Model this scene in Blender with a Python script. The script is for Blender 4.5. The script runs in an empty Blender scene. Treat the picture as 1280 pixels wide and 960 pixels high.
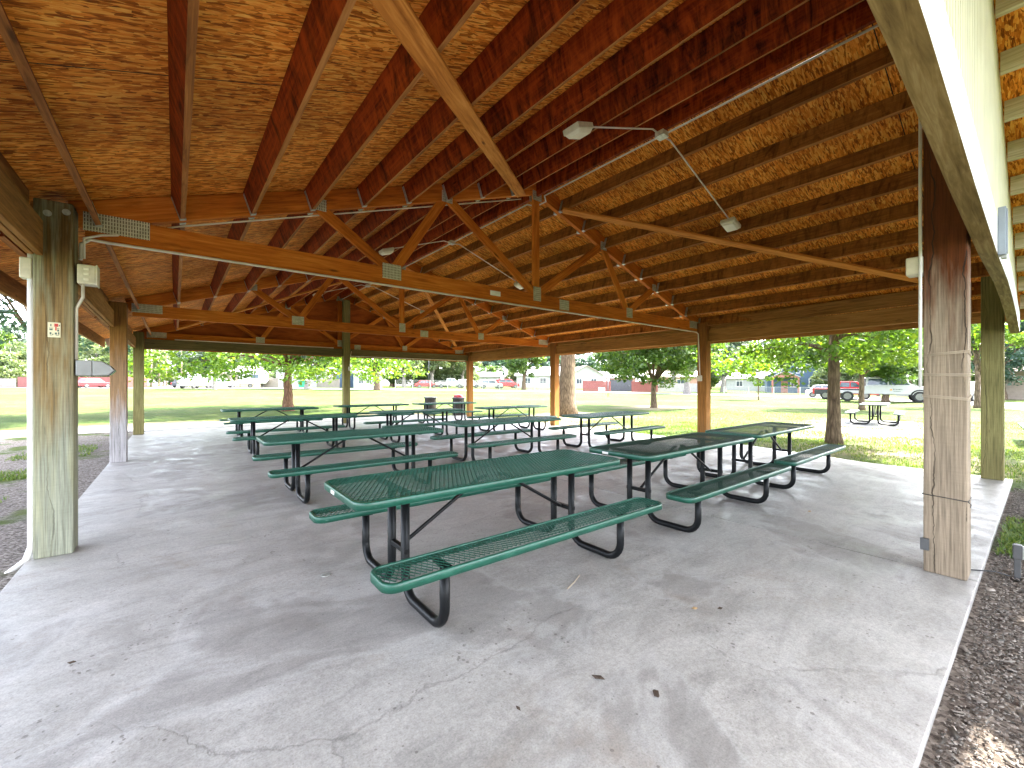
import bpy, math, random
import numpy as np
from mathutils import Vector, Matrix

R = math.radians
SC = bpy.context.scene
COL = SC.collection
random.seed(7)

# ---------------------------------------------------------------- basics
CAM_H = 1.44
YAW = R(51.5)
CY, SY = math.cos(YAW), math.sin(YAW)


def at(px, d):
    """plan position seen in column px of the 1280 px wide picture at depth d"""
    r = (px - 640.0) / 530.0 * d
    return (CY * d + SY * r, SY * d - CY * r)


def ground_z(u, v):
    z = -0.045
    if v > 18:
        z += 1.05 * (1 - math.exp(-((v - 18) ** 2) / (2 * 30.0 ** 2)))
    return z


def put(px, d):
    u, v = at(px, d)
    return (u, v, ground_z(u, v))


def tag(o, label=None, cat=None, group=None, kind=None):
    if label: o['label'] = label
    if cat: o['category'] = cat
    if group: o['group'] = group
    if kind: o['kind'] = kind
    return o


def empty(name, loc=(0, 0, 0), rz=0.0):
    o = bpy.data.objects.new(name, None)
    o.empty_display_size = 0.2
    COL.objects.link(o)
    o.location = loc
    o.rotation_euler = (0, 0, rz)
    return o


def children_of(o):
    return [c for c in bpy.data.objects if c.parent == o]


def copy_tree(o, parent=None):
    c = o.copy()
    COL.objects.link(c)
    c.parent = parent
    for ch in children_of(o):
        copy_tree(ch, c)
    return c


class MB:
    """mesh builder; every vertex also carries member-local coordinates for wood grain"""

    def __init__(self):
        self.v, self.f, self.lc, self.smooth = [], [], [], []

    def add(self, vs, fs, lc=None, smooth=False):
        b = len(self.v)
        self.v += [tuple(p) for p in vs]
        self.lc += [tuple(p) for p in (lc if lc is not None else vs)]
        for f in fs:
            self.f.append(tuple(i + b for i in f))
            self.smooth.append(smooth)

    BOXF = [(0, 3, 2, 1), (4, 5, 6, 7), (0, 1, 5, 4), (1, 2, 6, 5), (2, 3, 7, 6), (3, 0, 4, 7)]

    def beam(self, p0, p1, w, h, up=(0, 0, 1)):
        p0, p1 = Vector(p0), Vector(p1)
        x = (p1 - p0)
        L = x.length
        x.normalize()
        upv = Vector(up)
        y = upv.cross(x).normalized()
        z = x.cross(y).normalized()
        off = (random.uniform(-40, 40), random.uniform(-40, 40), random.uniform(-40, 40))
        vs, lc = [], []
        for (t, sgz) in ((0, -1), (0, 1)):
            for (a, b) in ((0, -1), (1, -1), (1, 1), (0, 1)):
                p = p0 + x * (a * L) + y * (b * w / 2) + z * (sgz * h / 2)
                vs.append(p)
                lc.append((a * L + off[0], b * w / 2 + off[1], sgz * h / 2 + off[2]))
        self.add(vs, self.BOXF, lc)
        return self

    def box(self, c, s, rz=0.0):
        cz, sz = math.cos(rz), math.sin(rz)
        vs, lc = [], []
        for k in (-1, 1):
            for (a, b) in ((-1, -1), (1, -1), (1, 1), (-1, 1)):
                x, y, z = a * s[0] / 2, b * s[1] / 2, k * s[2] / 2
                vs.append((c[0] + x * cz - y * sz, c[1] + x * sz + y * cz, c[2] + z))
                lc.append((x + c[0], y + c[1], z + c[2]))
        self.add(vs, self.BOXF, lc)
        return self

    def tube(self, pts, r, n=8, caps=True):
        pts = [Vector(p) for p in pts]
        rs = r if isinstance(r, (list, tuple)) else [r] * len(pts)
        rings, lcs = [], []
        prev = None
        run = random.uniform(-20, 20)
        for i, p in enumerate(pts):
            if i == 0: t = pts[1] - p
            elif i == len(pts) - 1: t = p - pts[i - 1]
            else: t = (pts[i + 1] - p).normalized() + (p - pts[i - 1]).normalized()
            t.normalize()
            if prev is None:
                a = Vector((0, 0, 1)) if abs(t.z) < 0.9 else Vector((1, 0, 0))
                nrm = t.cross(a).normalized()
            else:
                nrm = (prev - t * prev.dot(t)).normalized()
            prev = nrm
            bn = t.cross(nrm)
            if i: run += (p - pts[i - 1]).length
            for k in range(n):
                a = 2 * math.pi * k / n
                q = (nrm * math.cos(a) + bn * math.sin(a)) * rs[i]
                rings.append(p + q)
                lcs.append((run, q.x * 1.0 + q.y, q.z + rs[i] * math.cos(a)))
        fs = []
        m = len(pts)
        for i in range(m - 1):
            for k in range(n):
                a, b = i * n + k, i * n + (k + 1) % n
                fs.append((a, b, b + n, a + n))
        self.add(rings, fs, lcs, True)
        if caps:
            b = len(self.v) - len(rings)
            self.f.append(tuple(b + k for k in range(n))[::-1]); self.smooth.append(False)
            self.f.append(tuple(b + (m - 1) * n + k for k in range(n))); self.smooth.append(False)
        return self

    def prism(self, poly, axis, a0, a1):
        """extrude a polygon (list of 2-d points in the other two axes) along axis"""
        n = len(poly)
        vs = []
        for a in (a0, a1):
            for (p, q) in poly:
                vs.append({'x': (a, p, q), 'y': (p, a, q), 'z': (p, q, a)}[axis])
        fs = [tuple(range(n))[::-1], tuple(range(n, 2 * n))]
        for i in range(n):
            j = (i + 1) % n
            fs.append((i, j, j + n, i + n))
        self.add(vs, fs)
        return self

    def sweep(self, prof, path, closed=True):
        pass

    def build(self, name, mat, parent=None, bevel=0.0, fix=False):
        me = bpy.data.meshes.new(name)
        me.from_pydata(self.v, [], self.f)
        me.polygons.foreach_set('use_smooth', self.smooth)
        at_ = me.attributes.new('lc', 'FLOAT_VECTOR', 'POINT')
        at_.data.foreach_set('vector', np.array(self.lc, dtype=np.float32).ravel())
        me.materials.append(mat)
        me.update()
        if fix:
            import bmesh
            bm = bmesh.new(); bm.from_mesh(me)
            bmesh.ops.recalc_face_normals(bm, faces=bm.faces)
            bm.to_mesh(me); bm.free()
        o = bpy.data.objects.new(name, me)
        COL.objects.link(o)
        if parent: o.parent = parent
        if bevel:
            m = o.modifiers.new('bevel', 'BEVEL')
            m.width = bevel; m.segments = 2; m.limit_method = 'ANGLE'; m.angle_limit = R(40)
        return o


def fast_mesh(name, verts, quads, mat, parent=None, face_rnd=None, smooth=False):
    me = bpy.data.meshes.new(name)
    nv, nf = len(verts), len(quads)
    k = quads.shape[1]
    me.vertices.add(nv)
    me.vertices.foreach_set('co', np.asarray(verts, dtype=np.float32).ravel())
    me.loops.add(nf * k)
    me.loops.foreach_set('vertex_index', np.asarray(quads, dtype=np.int32).ravel())
    me.polygons.add(nf)
    me.polygons.foreach_set('loop_start', np.arange(0, nf * k, k, dtype=np.int32))
    me.polygons.foreach_set('loop_total', np.full(nf, k, dtype=np.int32))
    if smooth: me.polygons.foreach_set('use_smooth', np.ones(nf, dtype=bool))
    me.update(calc_edges=True)
    if face_rnd is not None:
        a = me.attributes.new('rnd', 'FLOAT', 'FACE')
        a.data.foreach_set('value', np.asarray(face_rnd, dtype=np.float32))
    me.materials.append(mat)
    me.validate()
    o = bpy.data.objects.new(name, me)
    COL.objects.link(o)
    if parent: o.parent = parent
    return o


# ---------------------------------------------------------------- materials
class NT:
    def __init__(self, name):
        self.m = bpy.data.materials.new(name)
        self.m.use_nodes = True
        self.t = self.m.node_tree
        self.t.nodes.clear()
        self.out = self.t.nodes.new('ShaderNodeOutputMaterial')

    def n(self, kind, **kw):
        nd = self.t.nodes.new('ShaderNode' + kind)
        for k, v in kw.items():
            if k.startswith('_'):
                setattr(nd, k[1:], v)
        for k, v in kw.items():
            if k.startswith('_'): continue
            self.set(nd, k, v)
        return nd

    def set(self, nd, key, v):
        s = nd.inputs[int(key[1:])] if key[0] == 'i' and key[1:].isdigit() else nd.inputs[key.replace('__', ' ')]
        if isinstance(v, bpy.types.NodeSocket):
            self.t.links.new(v, s)
        elif isinstance(v, tuple) and len(v) == 3 and s.type == 'RGBA':
            s.default_value = (*v, 1)
        else:
            s.default_value = v

    def coord(self, kind='Object'):
        return self.n('TexCoord').outputs[kind]

    def pos(self):
        return self.n('NewGeometry').outputs['Position']

    def lc(self):
        return self.n('Attribute', _attribute_name='lc').outputs['Vector']

    def map(self, vec, scale=(1, 1, 1), rot=(0, 0, 0), loc=(0, 0, 0)):
        return self.n('Mapping', Vector=vec, Scale=scale, Rotation=rot, Location=loc).outputs[0]

    def noise(self, vec, scale=5, detail=4, rough=0.55, dist=0.0):
        return self.n('TexNoise', Vector=vec, Scale=scale, Detail=detail, Roughness=rough, Distortion=dist).outputs['Fac']

    def ramp(self, fac, stops, interp='LINEAR'):
        nd = self.n('ValToRGB', Fac=fac)
        cr = nd.color_ramp
        cr.interpolation = interp
        while len(cr.elements) < len(stops): cr.elements.new(0.5)
        for e, (p, c) in zip(cr.elements, stops):
            e.position = p
            e.color = (*c, 1) if isinstance(c, tuple) else (c, c, c, 1)
        return nd.outputs[0]

    def mix(self, fac, a, b, blend='MIX'):
        nd = self.t.nodes.new('ShaderNodeMix')
        nd.data_type = 'RGBA'; nd.blend_type = blend
        for s, v in ((nd.inputs[0], fac), (nd.inputs[6], a), (nd.inputs[7], b)):
            if isinstance(v, bpy.types.NodeSocket): self.t.links.new(v, s)
            elif isinstance(v, tuple): s.default_value = (*v, 1)
            else: s.default_value = v
        return nd.outputs[2]

    def math(self, op, a, b=0.0, c=0.0):
        nd = self.n('Math', _operation=op)
        for i, v in enumerate((a, b, c)):
            if isinstance(v, bpy.types.NodeSocket): self.t.links.new(v, nd.inputs[i])
            else: nd.inputs[i].default_value = v
        return nd.outputs[0]

    def sep(self, vec):
        return self.n('SeparateXYZ', Vector=vec).outputs

    def bump(self, h, strength=0.3, dist=0.01):
        return self.n('Bump', Height=h, Strength=strength, Distance=dist).outputs[0]

    def finish(self, color, rough=0.7, normal=None, metallic=0.0, spec=0.5):
        b = self.n('BsdfPrincipled', Roughness=rough, Metallic=metallic)
        self.set(b, 'Base__Color', color)
        b.inputs['Specular IOR Level'].default_value = spec
        if normal is not None: self.set(b, 'Normal', normal)
        self.t.links.new(b.outputs[0], self.out.inputs[0])
        return self.m


def m_plain(name, c, rough=0.6, metallic=0.0, var=0.18, scale=6.0, bump=0.0, spec=0.5):
    t = NT(name)
    n = t.noise(t.coord(), scale, 6, 0.6)
    lo = tuple(x * (1 - var) for x in c); hi = tuple(min(1, x * (1 + var)) for x in c)
    col = t.ramp(n, [(0.3, lo), (0.7, hi)])
    nm = t.bump(t.noise(t.coord(), scale * 6, 4), bump, 0.01) if bump else None
    return t.finish(col, rough, nm, metallic, spec)


def m_wood(name, dark, mid, light, streak=None, rough=0.62, knots=True, grain=(1.3, 22, 22)):
    t = NT(name)
    lc = t.lc()
    g = t.noise(t.map(lc, grain), 1.6, 7, 0.62, 0.7)
    big = t.noise(t.map(lc, (0.35, 0.9, 0.9)), 1.3, 3, 0.5)
    f = t.math('ADD', t.math('MULTIPLY', g, 0.62), t.math('MULTIPLY', big, 0.38))
    col = t.ramp(f, [(0.33, dark), (0.5, mid), (0.66, light)])
    if streak is not None:
        s = t.noise(t.map(lc, (9, 2.0, 2.4)), 1.0, 7, 0.68, 1.6)
        s = t.ramp(s, [(0.40, 0.0), (0.70, 1.0)])
        dkn = t.noise(t.map(lc, (7, 1.6, 2.0), loc=(5, 2, 1)), 1.0, 6, 0.68, 1.2)
        col = t.mix(s, col, streak)
        col = t.mix(t.ramp(dkn, [(0.50, 0.0), (0.68, 0.85)]), col, tuple(x * 0.5 for x in dark))
    if knots:
        vv = t.n('TexVoronoi', Vector=t.map(lc, (1.5, 7, 7)), Scale=1.0)
        k = t.ramp(vv.outputs['Distance'], [(0.05, 1.0), (0.12, 0.0)])
        col = t.mix(t.math('MULTIPLY', k, 0.75), col, tuple(x * 0.25 for x in dark))
    st = t.noise(t.map(lc, (1.1, 3, 3)), 2.2, 5, 0.65)
    stain = t.ramp(st, [(0.60, 0.0), (0.78, 0.55)])
    col = t.mix(stain, col, tuple(x * 0.45 for x in dark))
    return t.finish(col, rough + 0.1, t.bump(g, 0.25, 0.006), spec=0.12)


def m_post(name, low, mid, top, z1, z2, crack=False, tint=None):
    """weathered timber post: bleached below, stained above"""
    t = NT(name)
    lc = t.lc()
    z = t.sep(t.pos())[2]
    g = t.noise(t.map(lc, (1.0, 34, 34)), 1.2, 8, 0.66, 1.1)
    fine = t.noise(t.map(lc, (2.5, 90, 90)), 1.0, 5, 0.6, 0.3)
    wob = t.noise(t.map(lc, (1.2, 9, 9)), 1.4, 5, 0.6)
    zz = t.math('ADD', z, t.math('MULTIPLY', t.math('SUBTRACT', wob, 0.5), 1.5))
    f1 = t.n('MapRange', Value=zz); f1.inputs[1].default_value = z1 - 0.35; f1.inputs[2].default_value = z1 + 0.35
    f2 = t.n('MapRange', Value=zz); f2.inputs[1].default_value = z2 - 0.3; f2.inputs[2].default_value = z2 + 0.3
    col = t.mix(f1.outputs[0], low, mid)
    col = t.mix(f2.outputs[0], col, top)
    if tint is not None:
        tn = t.noise(t.map(lc, (0.7, 7, 7), loc=(3, 1, 2)), 1.5, 4, 0.6)
        col = t.mix(t.ramp(tn, [(0.45, 0.0), (0.62, 0.8)]), col, tint)
    gg = t.ramp(g, [(0.3, 0.68), (0.5, 1.0), (0.7, 1.18)])
    col = t.mix(1.0, col, gg, 'MULTIPLY')
    ff = t.ramp(fine, [(0.3, 0.55), (0.5, 0.95), (0.7, 1.25)])
    saw = t.noise(t.map(lc, (70, 9, 9), (0, 0.5, 0.5)), 1.0, 4, 0.6)
    col = t.mix(1.0, col, t.ramp(saw, [(0.3, 0.95), (0.6, 1.02)]), 'MULTIPLY')
    col = t.mix(1.0, col, ff, 'MULTIPLY')
    vv = t.n('TexVoronoi', Vector=t.map(lc, (1.6, 6, 6)), Scale=1.0)
    k = t.ramp(vv.outputs['Distance'], [(0.02, 0.55), (0.06, 0.0)])
    col = t.mix(k, col, (0.07, 0.045, 0.025))
    h = t.math('ADD', g, t.math('MULTIPLY', fine, 0.5))
    sx, sy_, sz_ = t.sep(lc)
    wander = t.noise(t.map(lc, (1.6, 0.3, 0.3)), 1.0, 5, 0.6)
    q = t.math('ADD', t.math('MULTIPLY', t.math('ADD', sy_, sz_), 5.5), t.math('MULTIPLY', wander, 0.9))
    w = t.noise(t.map(lc, (3, 12, 12)), 1.0, 4, 0.6)
    ckd = t.math('SUBTRACT', t.math('ABSOLUTE', t.math('SUBTRACT', t.math('FRACT', q), 0.5)), t.math('MULTIPLY', t.math('SUBTRACT', w, 0.45), 0.07))
    c = t.math('MULTIPLY', t.ramp(ckd, [(0.006, 1.0), (0.022, 0.0)]), t.ramp(t.noise(t.map(lc, (0.9, 2.5, 2.5)), 1.0, 3), [(0.44, 0.0), (0.52, 1.0)]))
    col = t.mix(t.math('MULTIPLY', c, 0.85 if crack else 0.45), col, (0.025, 0.018, 0.012))
    h = t.math('SUBTRACT', h, t.math('MULTIPLY', c, 2.0))
    return t.finish(col, 0.85, t.bump(h, 0.4, 0.008), spec=0.2)


def m_osb():
    t = NT('oriented_strand_board')
    p = t.coord('Object')
    cols = None
    hgt = None
    wob = t.n('TexNoise', Vector=p, Scale=5.0, Detail=2.0).outputs['Color']
    for i, (rot, sc, loc) in enumerate(((0.35, (15, 56, 1), 0.0), (-0.55, (13, 62, 1), 3.3), (1.15, (18, 50, 1), 7.1), (0.05, (11, 70, 1), 5.2))):
        q = t.n('VectorMath', _operation='MULTIPLY_ADD')
        t.t.links.new(wob, q.inputs[0]); q.inputs[1].default_value = (0.03, 0.03, 0.0); t.t.links.new(p, q.inputs[2])
        vv = t.n('TexVoronoi', Vector=t.map(q.outputs[0], sc, (0, 0, rot), (loc, loc * 0.7, 0)), Scale=1.0, Randomness=1.0)
        val = t.sep(vv.outputs['Color'])[0]
        if cols is None: cols = val
        else:
            sel = t.math('GREATER_THAN', t.sep(vv.outputs['Color'])[1], 0.5)
            mx = t.n('Mix'); mx.data_type = 'FLOAT'
            t.t.links.new(sel, mx.inputs[0]); t.t.links.new(cols, mx.inputs[2]); t.t.links.new(val, mx.inputs[3])
            cols = mx.outputs[0]
    fib = t.noise(t.map(p, (16, 120, 1), (0, 0, 0.1)), 1.0, 5, 0.65, 0.6)
    f = t.math('ADD', t.math('MULTIPLY', cols, 0.52), t.math('MULTIPLY', fib, 0.52))
    col = t.ramp(f, [(0.17, (0.07, 0.016, 0.002)), (0.35, (0.43, 0.124, 0.010)), (0.54, (0.80, 0.275, 0.029)), (0.80, (0.95, 0.52, 0.10))])
    big = t.noise(p, 0.9, 4, 0.6)
    col = t.mix(1.0, col, t.ramp(big, [(0.32, (0.62, 0.55, 0.48)), (0.6, (1.1, 1.05, 1.0))]), 'MULTIPLY')
    dk = t.noise(p, 2.3, 5, 0.7)
    col = t.mix(t.ramp(dk, [(0.62, 0.0), (0.76, 0.55)]), col, (0.16, 0.045, 0.006))
    # panel joints every 1.22 m down the slope and 2.44 m along it
    x, y, z = t.sep(p)
    def line(c, step, off, w):
        m = t.math('FRACT', t.math('DIVIDE', t.math('ADD', c, off), step))
        return t.math('LESS_THAN', t.math('ABSOLUTE', t.math('SUBTRACT', m, 0.5)), w / step)
    ln = line(y, 2.44, 0.2, 0.005)
    col = t.mix(ln, col, (0.03, 0.02, 0.012))
    return t.finish(col, 0.75, t.bump(f, 0.4, 0.004), spec=0.15)


def m_concrete(name='concrete', base=(0.385, 0.368, 0.340), stains=True):
    t = NT(name)
    p = t.pos()
    n1 = t.noise(p, 0.55, 6, 0.62, 0.6)
    n2 = t.noise(p, 2.6, 7, 0.65, 0.9)
    n3 = t.noise(p, 38, 5, 0.7)
    dk = tuple(x * 0.74 for x in base); lt = tuple(min(0.8, x * 1.24) for x in base)
    col = t.ramp(t.math('ADD', t.math('MULTIPLY', n1, 0.55), t.math('MULTIPLY', n2, 0.45)),
                 [(0.34, dk), (0.5, base), (0.66, lt)])
    col = t.mix(1.0, col, t.ramp(n3, [(0.25, 0.74), (0.6, 1.06)]), 'MULTIPLY')
    rough = 0.75
    h = t.math('MULTIPLY', n3, 0.3)
    if stains:
        # old damp patches with a pale salt rim
        s = t.noise(t.map(p, (1, 1, 1), loc=(4.2, 1.1, 0)), 0.62, 5, 0.6, 0.5)
        rim = t.ramp(s, [(0.505, 0.0), (0.535, 0.30), (0.57, 0.0)])
        dark = t.ramp(s, [(0.525, 0.0), (0.575, 0.50)])
        col = t.mix(rim, col, (0.50, 0.49, 0.475))
        col = t.mix(dark, col, (0.235, 0.22, 0.205))
        br = t.noise(t.map(p, (1, 1, 1), loc=(-7, 3, 0)), 1.5, 6, 0.7, 0.4)
        col = t.mix(t.ramp(br, [(0.57, 0.0), (0.75, 0.5)]), col, (0.25, 0.20, 0.15))
        # pitted patches and small specks
        sp = t.n('TexVoronoi', Vector=p, Scale=30.0, Randomness=1.0).outputs['Distance']
        where = t.ramp(t.noise(t.map(p, loc=(2, 9, 0)), 1.7, 4, 0.6), [(0.48, 0.09), (0.64, 0.32)])
        spk = t.math('LESS_THAN', sp, where)
        spk2 = t.math('MULTIPLY', spk, t.ramp(t.noise(p, 13, 3), [(0.52, 0.0), (0.6, 1.0)]))
        col = t.mix(t.math('MULTIPLY', spk2, 0.62), col, (0.11, 0.095, 0.08))
        # hairline cracks
        wv = t.n('TexNoise', Vector=p, Scale=1.9, Detail=7.0, Roughness=0.7).outputs['Color']
        q = t.n('VectorMath', _operation='MULTIPLY_ADD')
        t.t.links.new(wv, q.inputs[0]); q.inputs[1].default_value = (0.32, 0.32, 0); t.t.links.new(p, q.inputs[2])
        ck = t.n('TexVoronoi', Vector=q.outputs[0], Scale=0.36, _feature='DISTANCE_TO_EDGE').outputs['Distance']
        msk = t.ramp(t.noise(t.map(p, loc=(11, 5, 0)), 0.8, 3, 0.6), [(0.46, 0.0), (0.56, 1.0)])
        c = t.math('MULTIPLY', t.ramp(ck, [(0.0, 1.0), (0.0032, 0.0)]), msk)
        col = t.mix(t.math('MULTIPLY', c, 0.36), col, (0.12, 0.11, 0.10))
        h = t.math('SUBTRACT', h, t.math('MULTIPLY', t.math('ADD', c, spk2), 0.7))
        rough = t.ramp(n2, [(0.36, 0.30), (0.62, 0.70)])
        grit = t.noise(p, 110, 4, 0.75)
        col = t.mix(1.0, col, t.ramp(grit, [(0.30, 0.72), (0.52, 1.0), (0.72, 1.16)]), 'MULTIPLY')
        sm = t.noise(t.map(p, (1.0, 2.6, 1), (0, 0, 0.4)), 2.4, 8, 0.72, 1.2)
        col = t.mix(1.0, col, t.ramp(sm, [(0.34, 0.84), (0.5, 1.0), (0.68, 1.10)]), 'MULTIPLY')
    b = t.n('BsdfPrincipled')
    t.set(b, 'Base__Color', col); t.set(b, 'Roughness', rough)
    b.inputs['Specular IOR Level'].default_value = 0.4
    t.set(b, 'Normal', t.bump(h, 0.35, 0.006))
    t.t.links.new(b.outputs[0], t.out.inputs[0])
    return t.m


def m_ground():
    """one sheet: dry summer lawn, bare earth round the pavilion, mulch by the near gable"""
    t = NT('park_ground')
    p = t.pos()
    x, y, z = t.sep(p)
    n1 = t.noise(p, 0.13, 5, 0.6)
    n2 = t.noise(p, 1.1, 6, 0.68)
    n3 = t.noise(p, 16, 5, 0.7)
    lawn = t.ramp(t.math('ADD', t.math('MULTIPLY', n1, 0.5), t.math('MULTIPLY', n2, 0.5)),
                  [(0.34, (0.030, 0.066, 0.012)), (0.47, (0.056, 0.090, 0.019)), (0.60, (0.100, 0.114, 0.038)), (0.70, (0.16, 0.140, 0.072))])
    lawn = t.mix(1.0, lawn, t.ramp(n3, [(0.25, 0.55), (0.65, 1.25)]), 'MULTIPLY')
    # bare earth
    chips = t.n('TexVoronoi', Vector=t.map(p, (1, 1, 1)), Scale=55.0).outputs['Color']
    cs = t.sep(chips)[0]
    e = t.math('ADD', t.math('MULTIPLY', cs, 0.4), t.math('MULTIPLY', t.noise(p, 26, 6, 0.75), 0.6))
    earth = t.ramp(e, [(0.25, (0.045, 0.036, 0.030)), (0.5, (0.185, 0.160, 0.140)), (0.75, (0.36, 0.325, 0.29))])
    mulch = t.ramp(e, [(0.22, (0.022, 0.016, 0.013)), (0.45, (0.115, 0.092, 0.076)), (0.62, (0.205, 0.170, 0.142)), (0.85, (0.36, 0.31, 0.265))])
    wob = t.math('MULTIPLY', t.math('SUBTRACT', t.noise(p, 0.9, 5, 0.65), 0.5), 2.6)

    def rect(x0, x1, y0, y1, soft=0.25):
        dx = t.math('MAXIMUM', t.math('SUBTRACT', x0, x), t.math('SUBTRACT', x, x1))
        dy = t.math('MAXIMUM', t.math('SUBTRACT', y0, y), t.math('SUBTRACT', y, y1))
        d = t.math('ADD', t.math('MAXIMUM', dx, dy), wob)
        mr = t.n('MapRange', Value=d); mr.inputs[1].default_value = -soft; mr.inputs[2].default_value = soft
        mr.inputs[3].default_value = 1.0; mr.inputs[4].default_value = 0.0
        return mr.outputs[0]
    col = t.mix(rect(-4.2, -0.4, -6.0, 19.5), lawn, earth)
    tuft = t.math('MULTIPLY', t.ramp(t.noise(p, 0.55, 4, 0.6), [(0.53, 0.0), (0.60, 1.0)]), rect(-9, -1.3, 4, 19.0))
    col = t.mix(tuft, col, lawn)
    col = t.mix(rect(-2, 6.0, -6.0, 1.2), col, mulch)
    col = t.mix(rect(6.0, 9.4, -1.2, 0.7), col, mulch)
    for (a, b, c, d) in ((11.2, 12.6, 0.5, 4.0), (18.0, 22.5, 2.2, 5.6), (14.0, 18.5, 2.0, 5.5), (13.0, 17.0, 12.0, 16.0), (22.0, 26.5, 14.0, 17.5), (-3, 10, 19.4, 21.4), (9.8, 12.5, 9.0, 15.0)):
        col = t.mix(t.math('MULTIPLY', rect(a, b, c, d, 0.7), 0.72), col, (0.30, 0.245, 0.165))
    h = t.math('ADD', t.math('MULTIPLY', n3, 0.6), e)
    return t.finish(col, 0.95, t.bump(h, 0.9, 0.03), spec=0.1)


def m_leaf(name, a, b, c, trans=0.45):
    t = NT(name)
    r = t.n('Attribute', _attribute_name='rnd').outputs['Fac']
    col = t.ramp(r, [(0.0, a), (0.5, b), (1.0, c)])
    d = t.n('BsdfDiffuse', Color=col, Roughness=0.6)
    tr = t.n('BsdfTranslucent', Color=t.mix(1.0, col, (1.25, 1.25, 0.55), 'MULTIPLY'))
    g = t.n('BsdfGlossy', Roughness=0.42); g.inputs['Color'].default_value = (0.8, 0.85, 0.8, 1)
    m1 = t.n('MixShader', Fac=trans)
    t.t.links.new(d.outputs[0], m1.inputs[1]); t.t.links.new(tr.outputs[0], m1.inputs[2])
    m2 = t.n('MixShader', Fac=0.05)
    t.t.links.new(m1.outputs[0], m2.inputs[1]); t.t.links.new(g.outputs[0], m2.inputs[2])
    t.t.links.new(m2.outputs[0], t.out.inputs[0])
    return t.m


def m_bark(name, dark, light):
    t = NT(name)
    p = t.coord()
    w = t.n('TexVoronoi', Vector=t.map(p, (17, 17, 2.6)), Scale=1.0, _feature='DISTANCE_TO_EDGE').outputs['Distance']
    n = t.noise(t.map(p, (8, 8, 2)), 2.0, 6, 0.7, 0.5)
    f = t.math('ADD', t.math('MULTIPLY', w, 0.8), t.math('MULTIPLY', n, 0.7))
    col = t.ramp(f, [(0.2, dark), (0.65, light)])
    return t.finish(col, 0.95, t.bump(f, 0.8, 0.03), spec=0.1)


def m_green_coat():
    """thick green thermoplastic coating, worn on the top"""
    t = NT('green_coating')
    p = t.coord()
    n = t.noise(p, 7, 6, 0.65)
    col = t.ramp(n, [(0.3, (0.007, 0.058, 0.036)), (0.55, (0.010, 0.085, 0.053)), (0.78, (0.028, 0.125, 0.084))])
    scuff = t.noise(t.map(p, (2, 7, 7)), 6, 6, 0.75)
    col = t.mix(t.ramp(scuff, [(0.62, 0.0), (0.74, 0.5)]), col, (0.15, 0.24, 0.19))
    return t.finish(col, t.ramp(n, [(0.3, 0.28), (0.7, 0.5)]), t.bump(t.noise(p, 90, 3), 0.12, 0.002), spec=0.5)


def m_perforated():
    """sheet-metal deck with small round holes, dark with wear"""
    t = NT('dark_perforated_coating')
    p = t.coord()
    n = t.noise(p, 3.2, 6, 0.65)
    col = t.ramp(n, [(0.3, (0.012, 0.038, 0.027)), (0.6, (0.021, 0.064, 0.046)), (0.8, (0.045, 0.09, 0.07))])
    x, y, z = t.sep(p)
    s = 0.021
    def cell(c, off):
        return t.math('SUBTRACT', t.math('FRACT', t.math('ADD', t.math('DIVIDE', c, s), off)), 0.5)
    cx, cyy = cell(x, 0.5), cell(y, 0.5)
    d = t.math('SQRT', t.math('ADD', t.math('MULTIPLY', cx, cx), t.math('MULTIPLY', cyy, cyy)))
    hole = t.math('LESS_THAN', d, 0.20)
    b = t.n('BsdfPrincipled', Roughness=0.72)
    b.inputs['Specular IOR Level'].default_value = 0.14
    t.set(b, 'Base__Color', col)
    tr = t.n('BsdfTransparent')
    mx = t.n('MixShader', Fac=hole)
    t.t.links.new(b.outputs[0], mx.inputs[1]); t.t.links.new(tr.outputs[0], mx.inputs[2])
    t.t.links.new(mx.outputs[0], t.out.inputs[0])
    return t.m


def m_siding(name, c, pitch, axis='x', rough=0.6):
    t = NT(name)
    p = t.pos()
    n = t.noise(p, 3.0, 6, 0.65)
    col = t.ramp(n, [(0.3, tuple(x * 0.78 for x in c)), (0.65, c)])
    zz = t.sep(p)[{'x': 0, 'y': 1, 'z': 2}[axis]]
    f = t.math('FRACT', t.math('DIVIDE', zz, pitch))
    return t.finish(col, rough, t.bump(f, 0.6, 0.02))


def m_roof(name, c):
    t = NT(name)
    p = t.pos()
    n = t.noise(p, 2.0, 6, 0.7)
    br = t.n('TexBrick', Vector=t.map(p, (1, 1, 2.2)), Scale=3.0)
    br.inputs['Color1'].default_value = (*[x * 0.85 for x in c], 1)
    br.inputs['Color2'].default_value = (*[min(1, x * 1.15) for x in c], 1)
    br.inputs['Mortar'].default_value = (*[x * 0.5 for x in c], 1)
    br.inputs['Mortar Size'].default_value = 0.01
    col = t.mix(1.0, br.outputs['Color'], t.ramp(n, [(0.3, 0.75), (0.7, 1.15)]), 'MULTIPLY')
    return t.finish(col, 0.9)


def m_glass(name='window_glass', c=(0.06, 0.08, 0.10)):
    t = NT(name)
    n = t.noise(t.coord(), 1.3, 3)
    col = t.ramp(n, [(0.35, tuple(x * 0.5 for x in c)), (0.7, tuple(x * 1.5 for x in c))])
    return t.finish(col, 0.06, spec=0.8)


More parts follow.
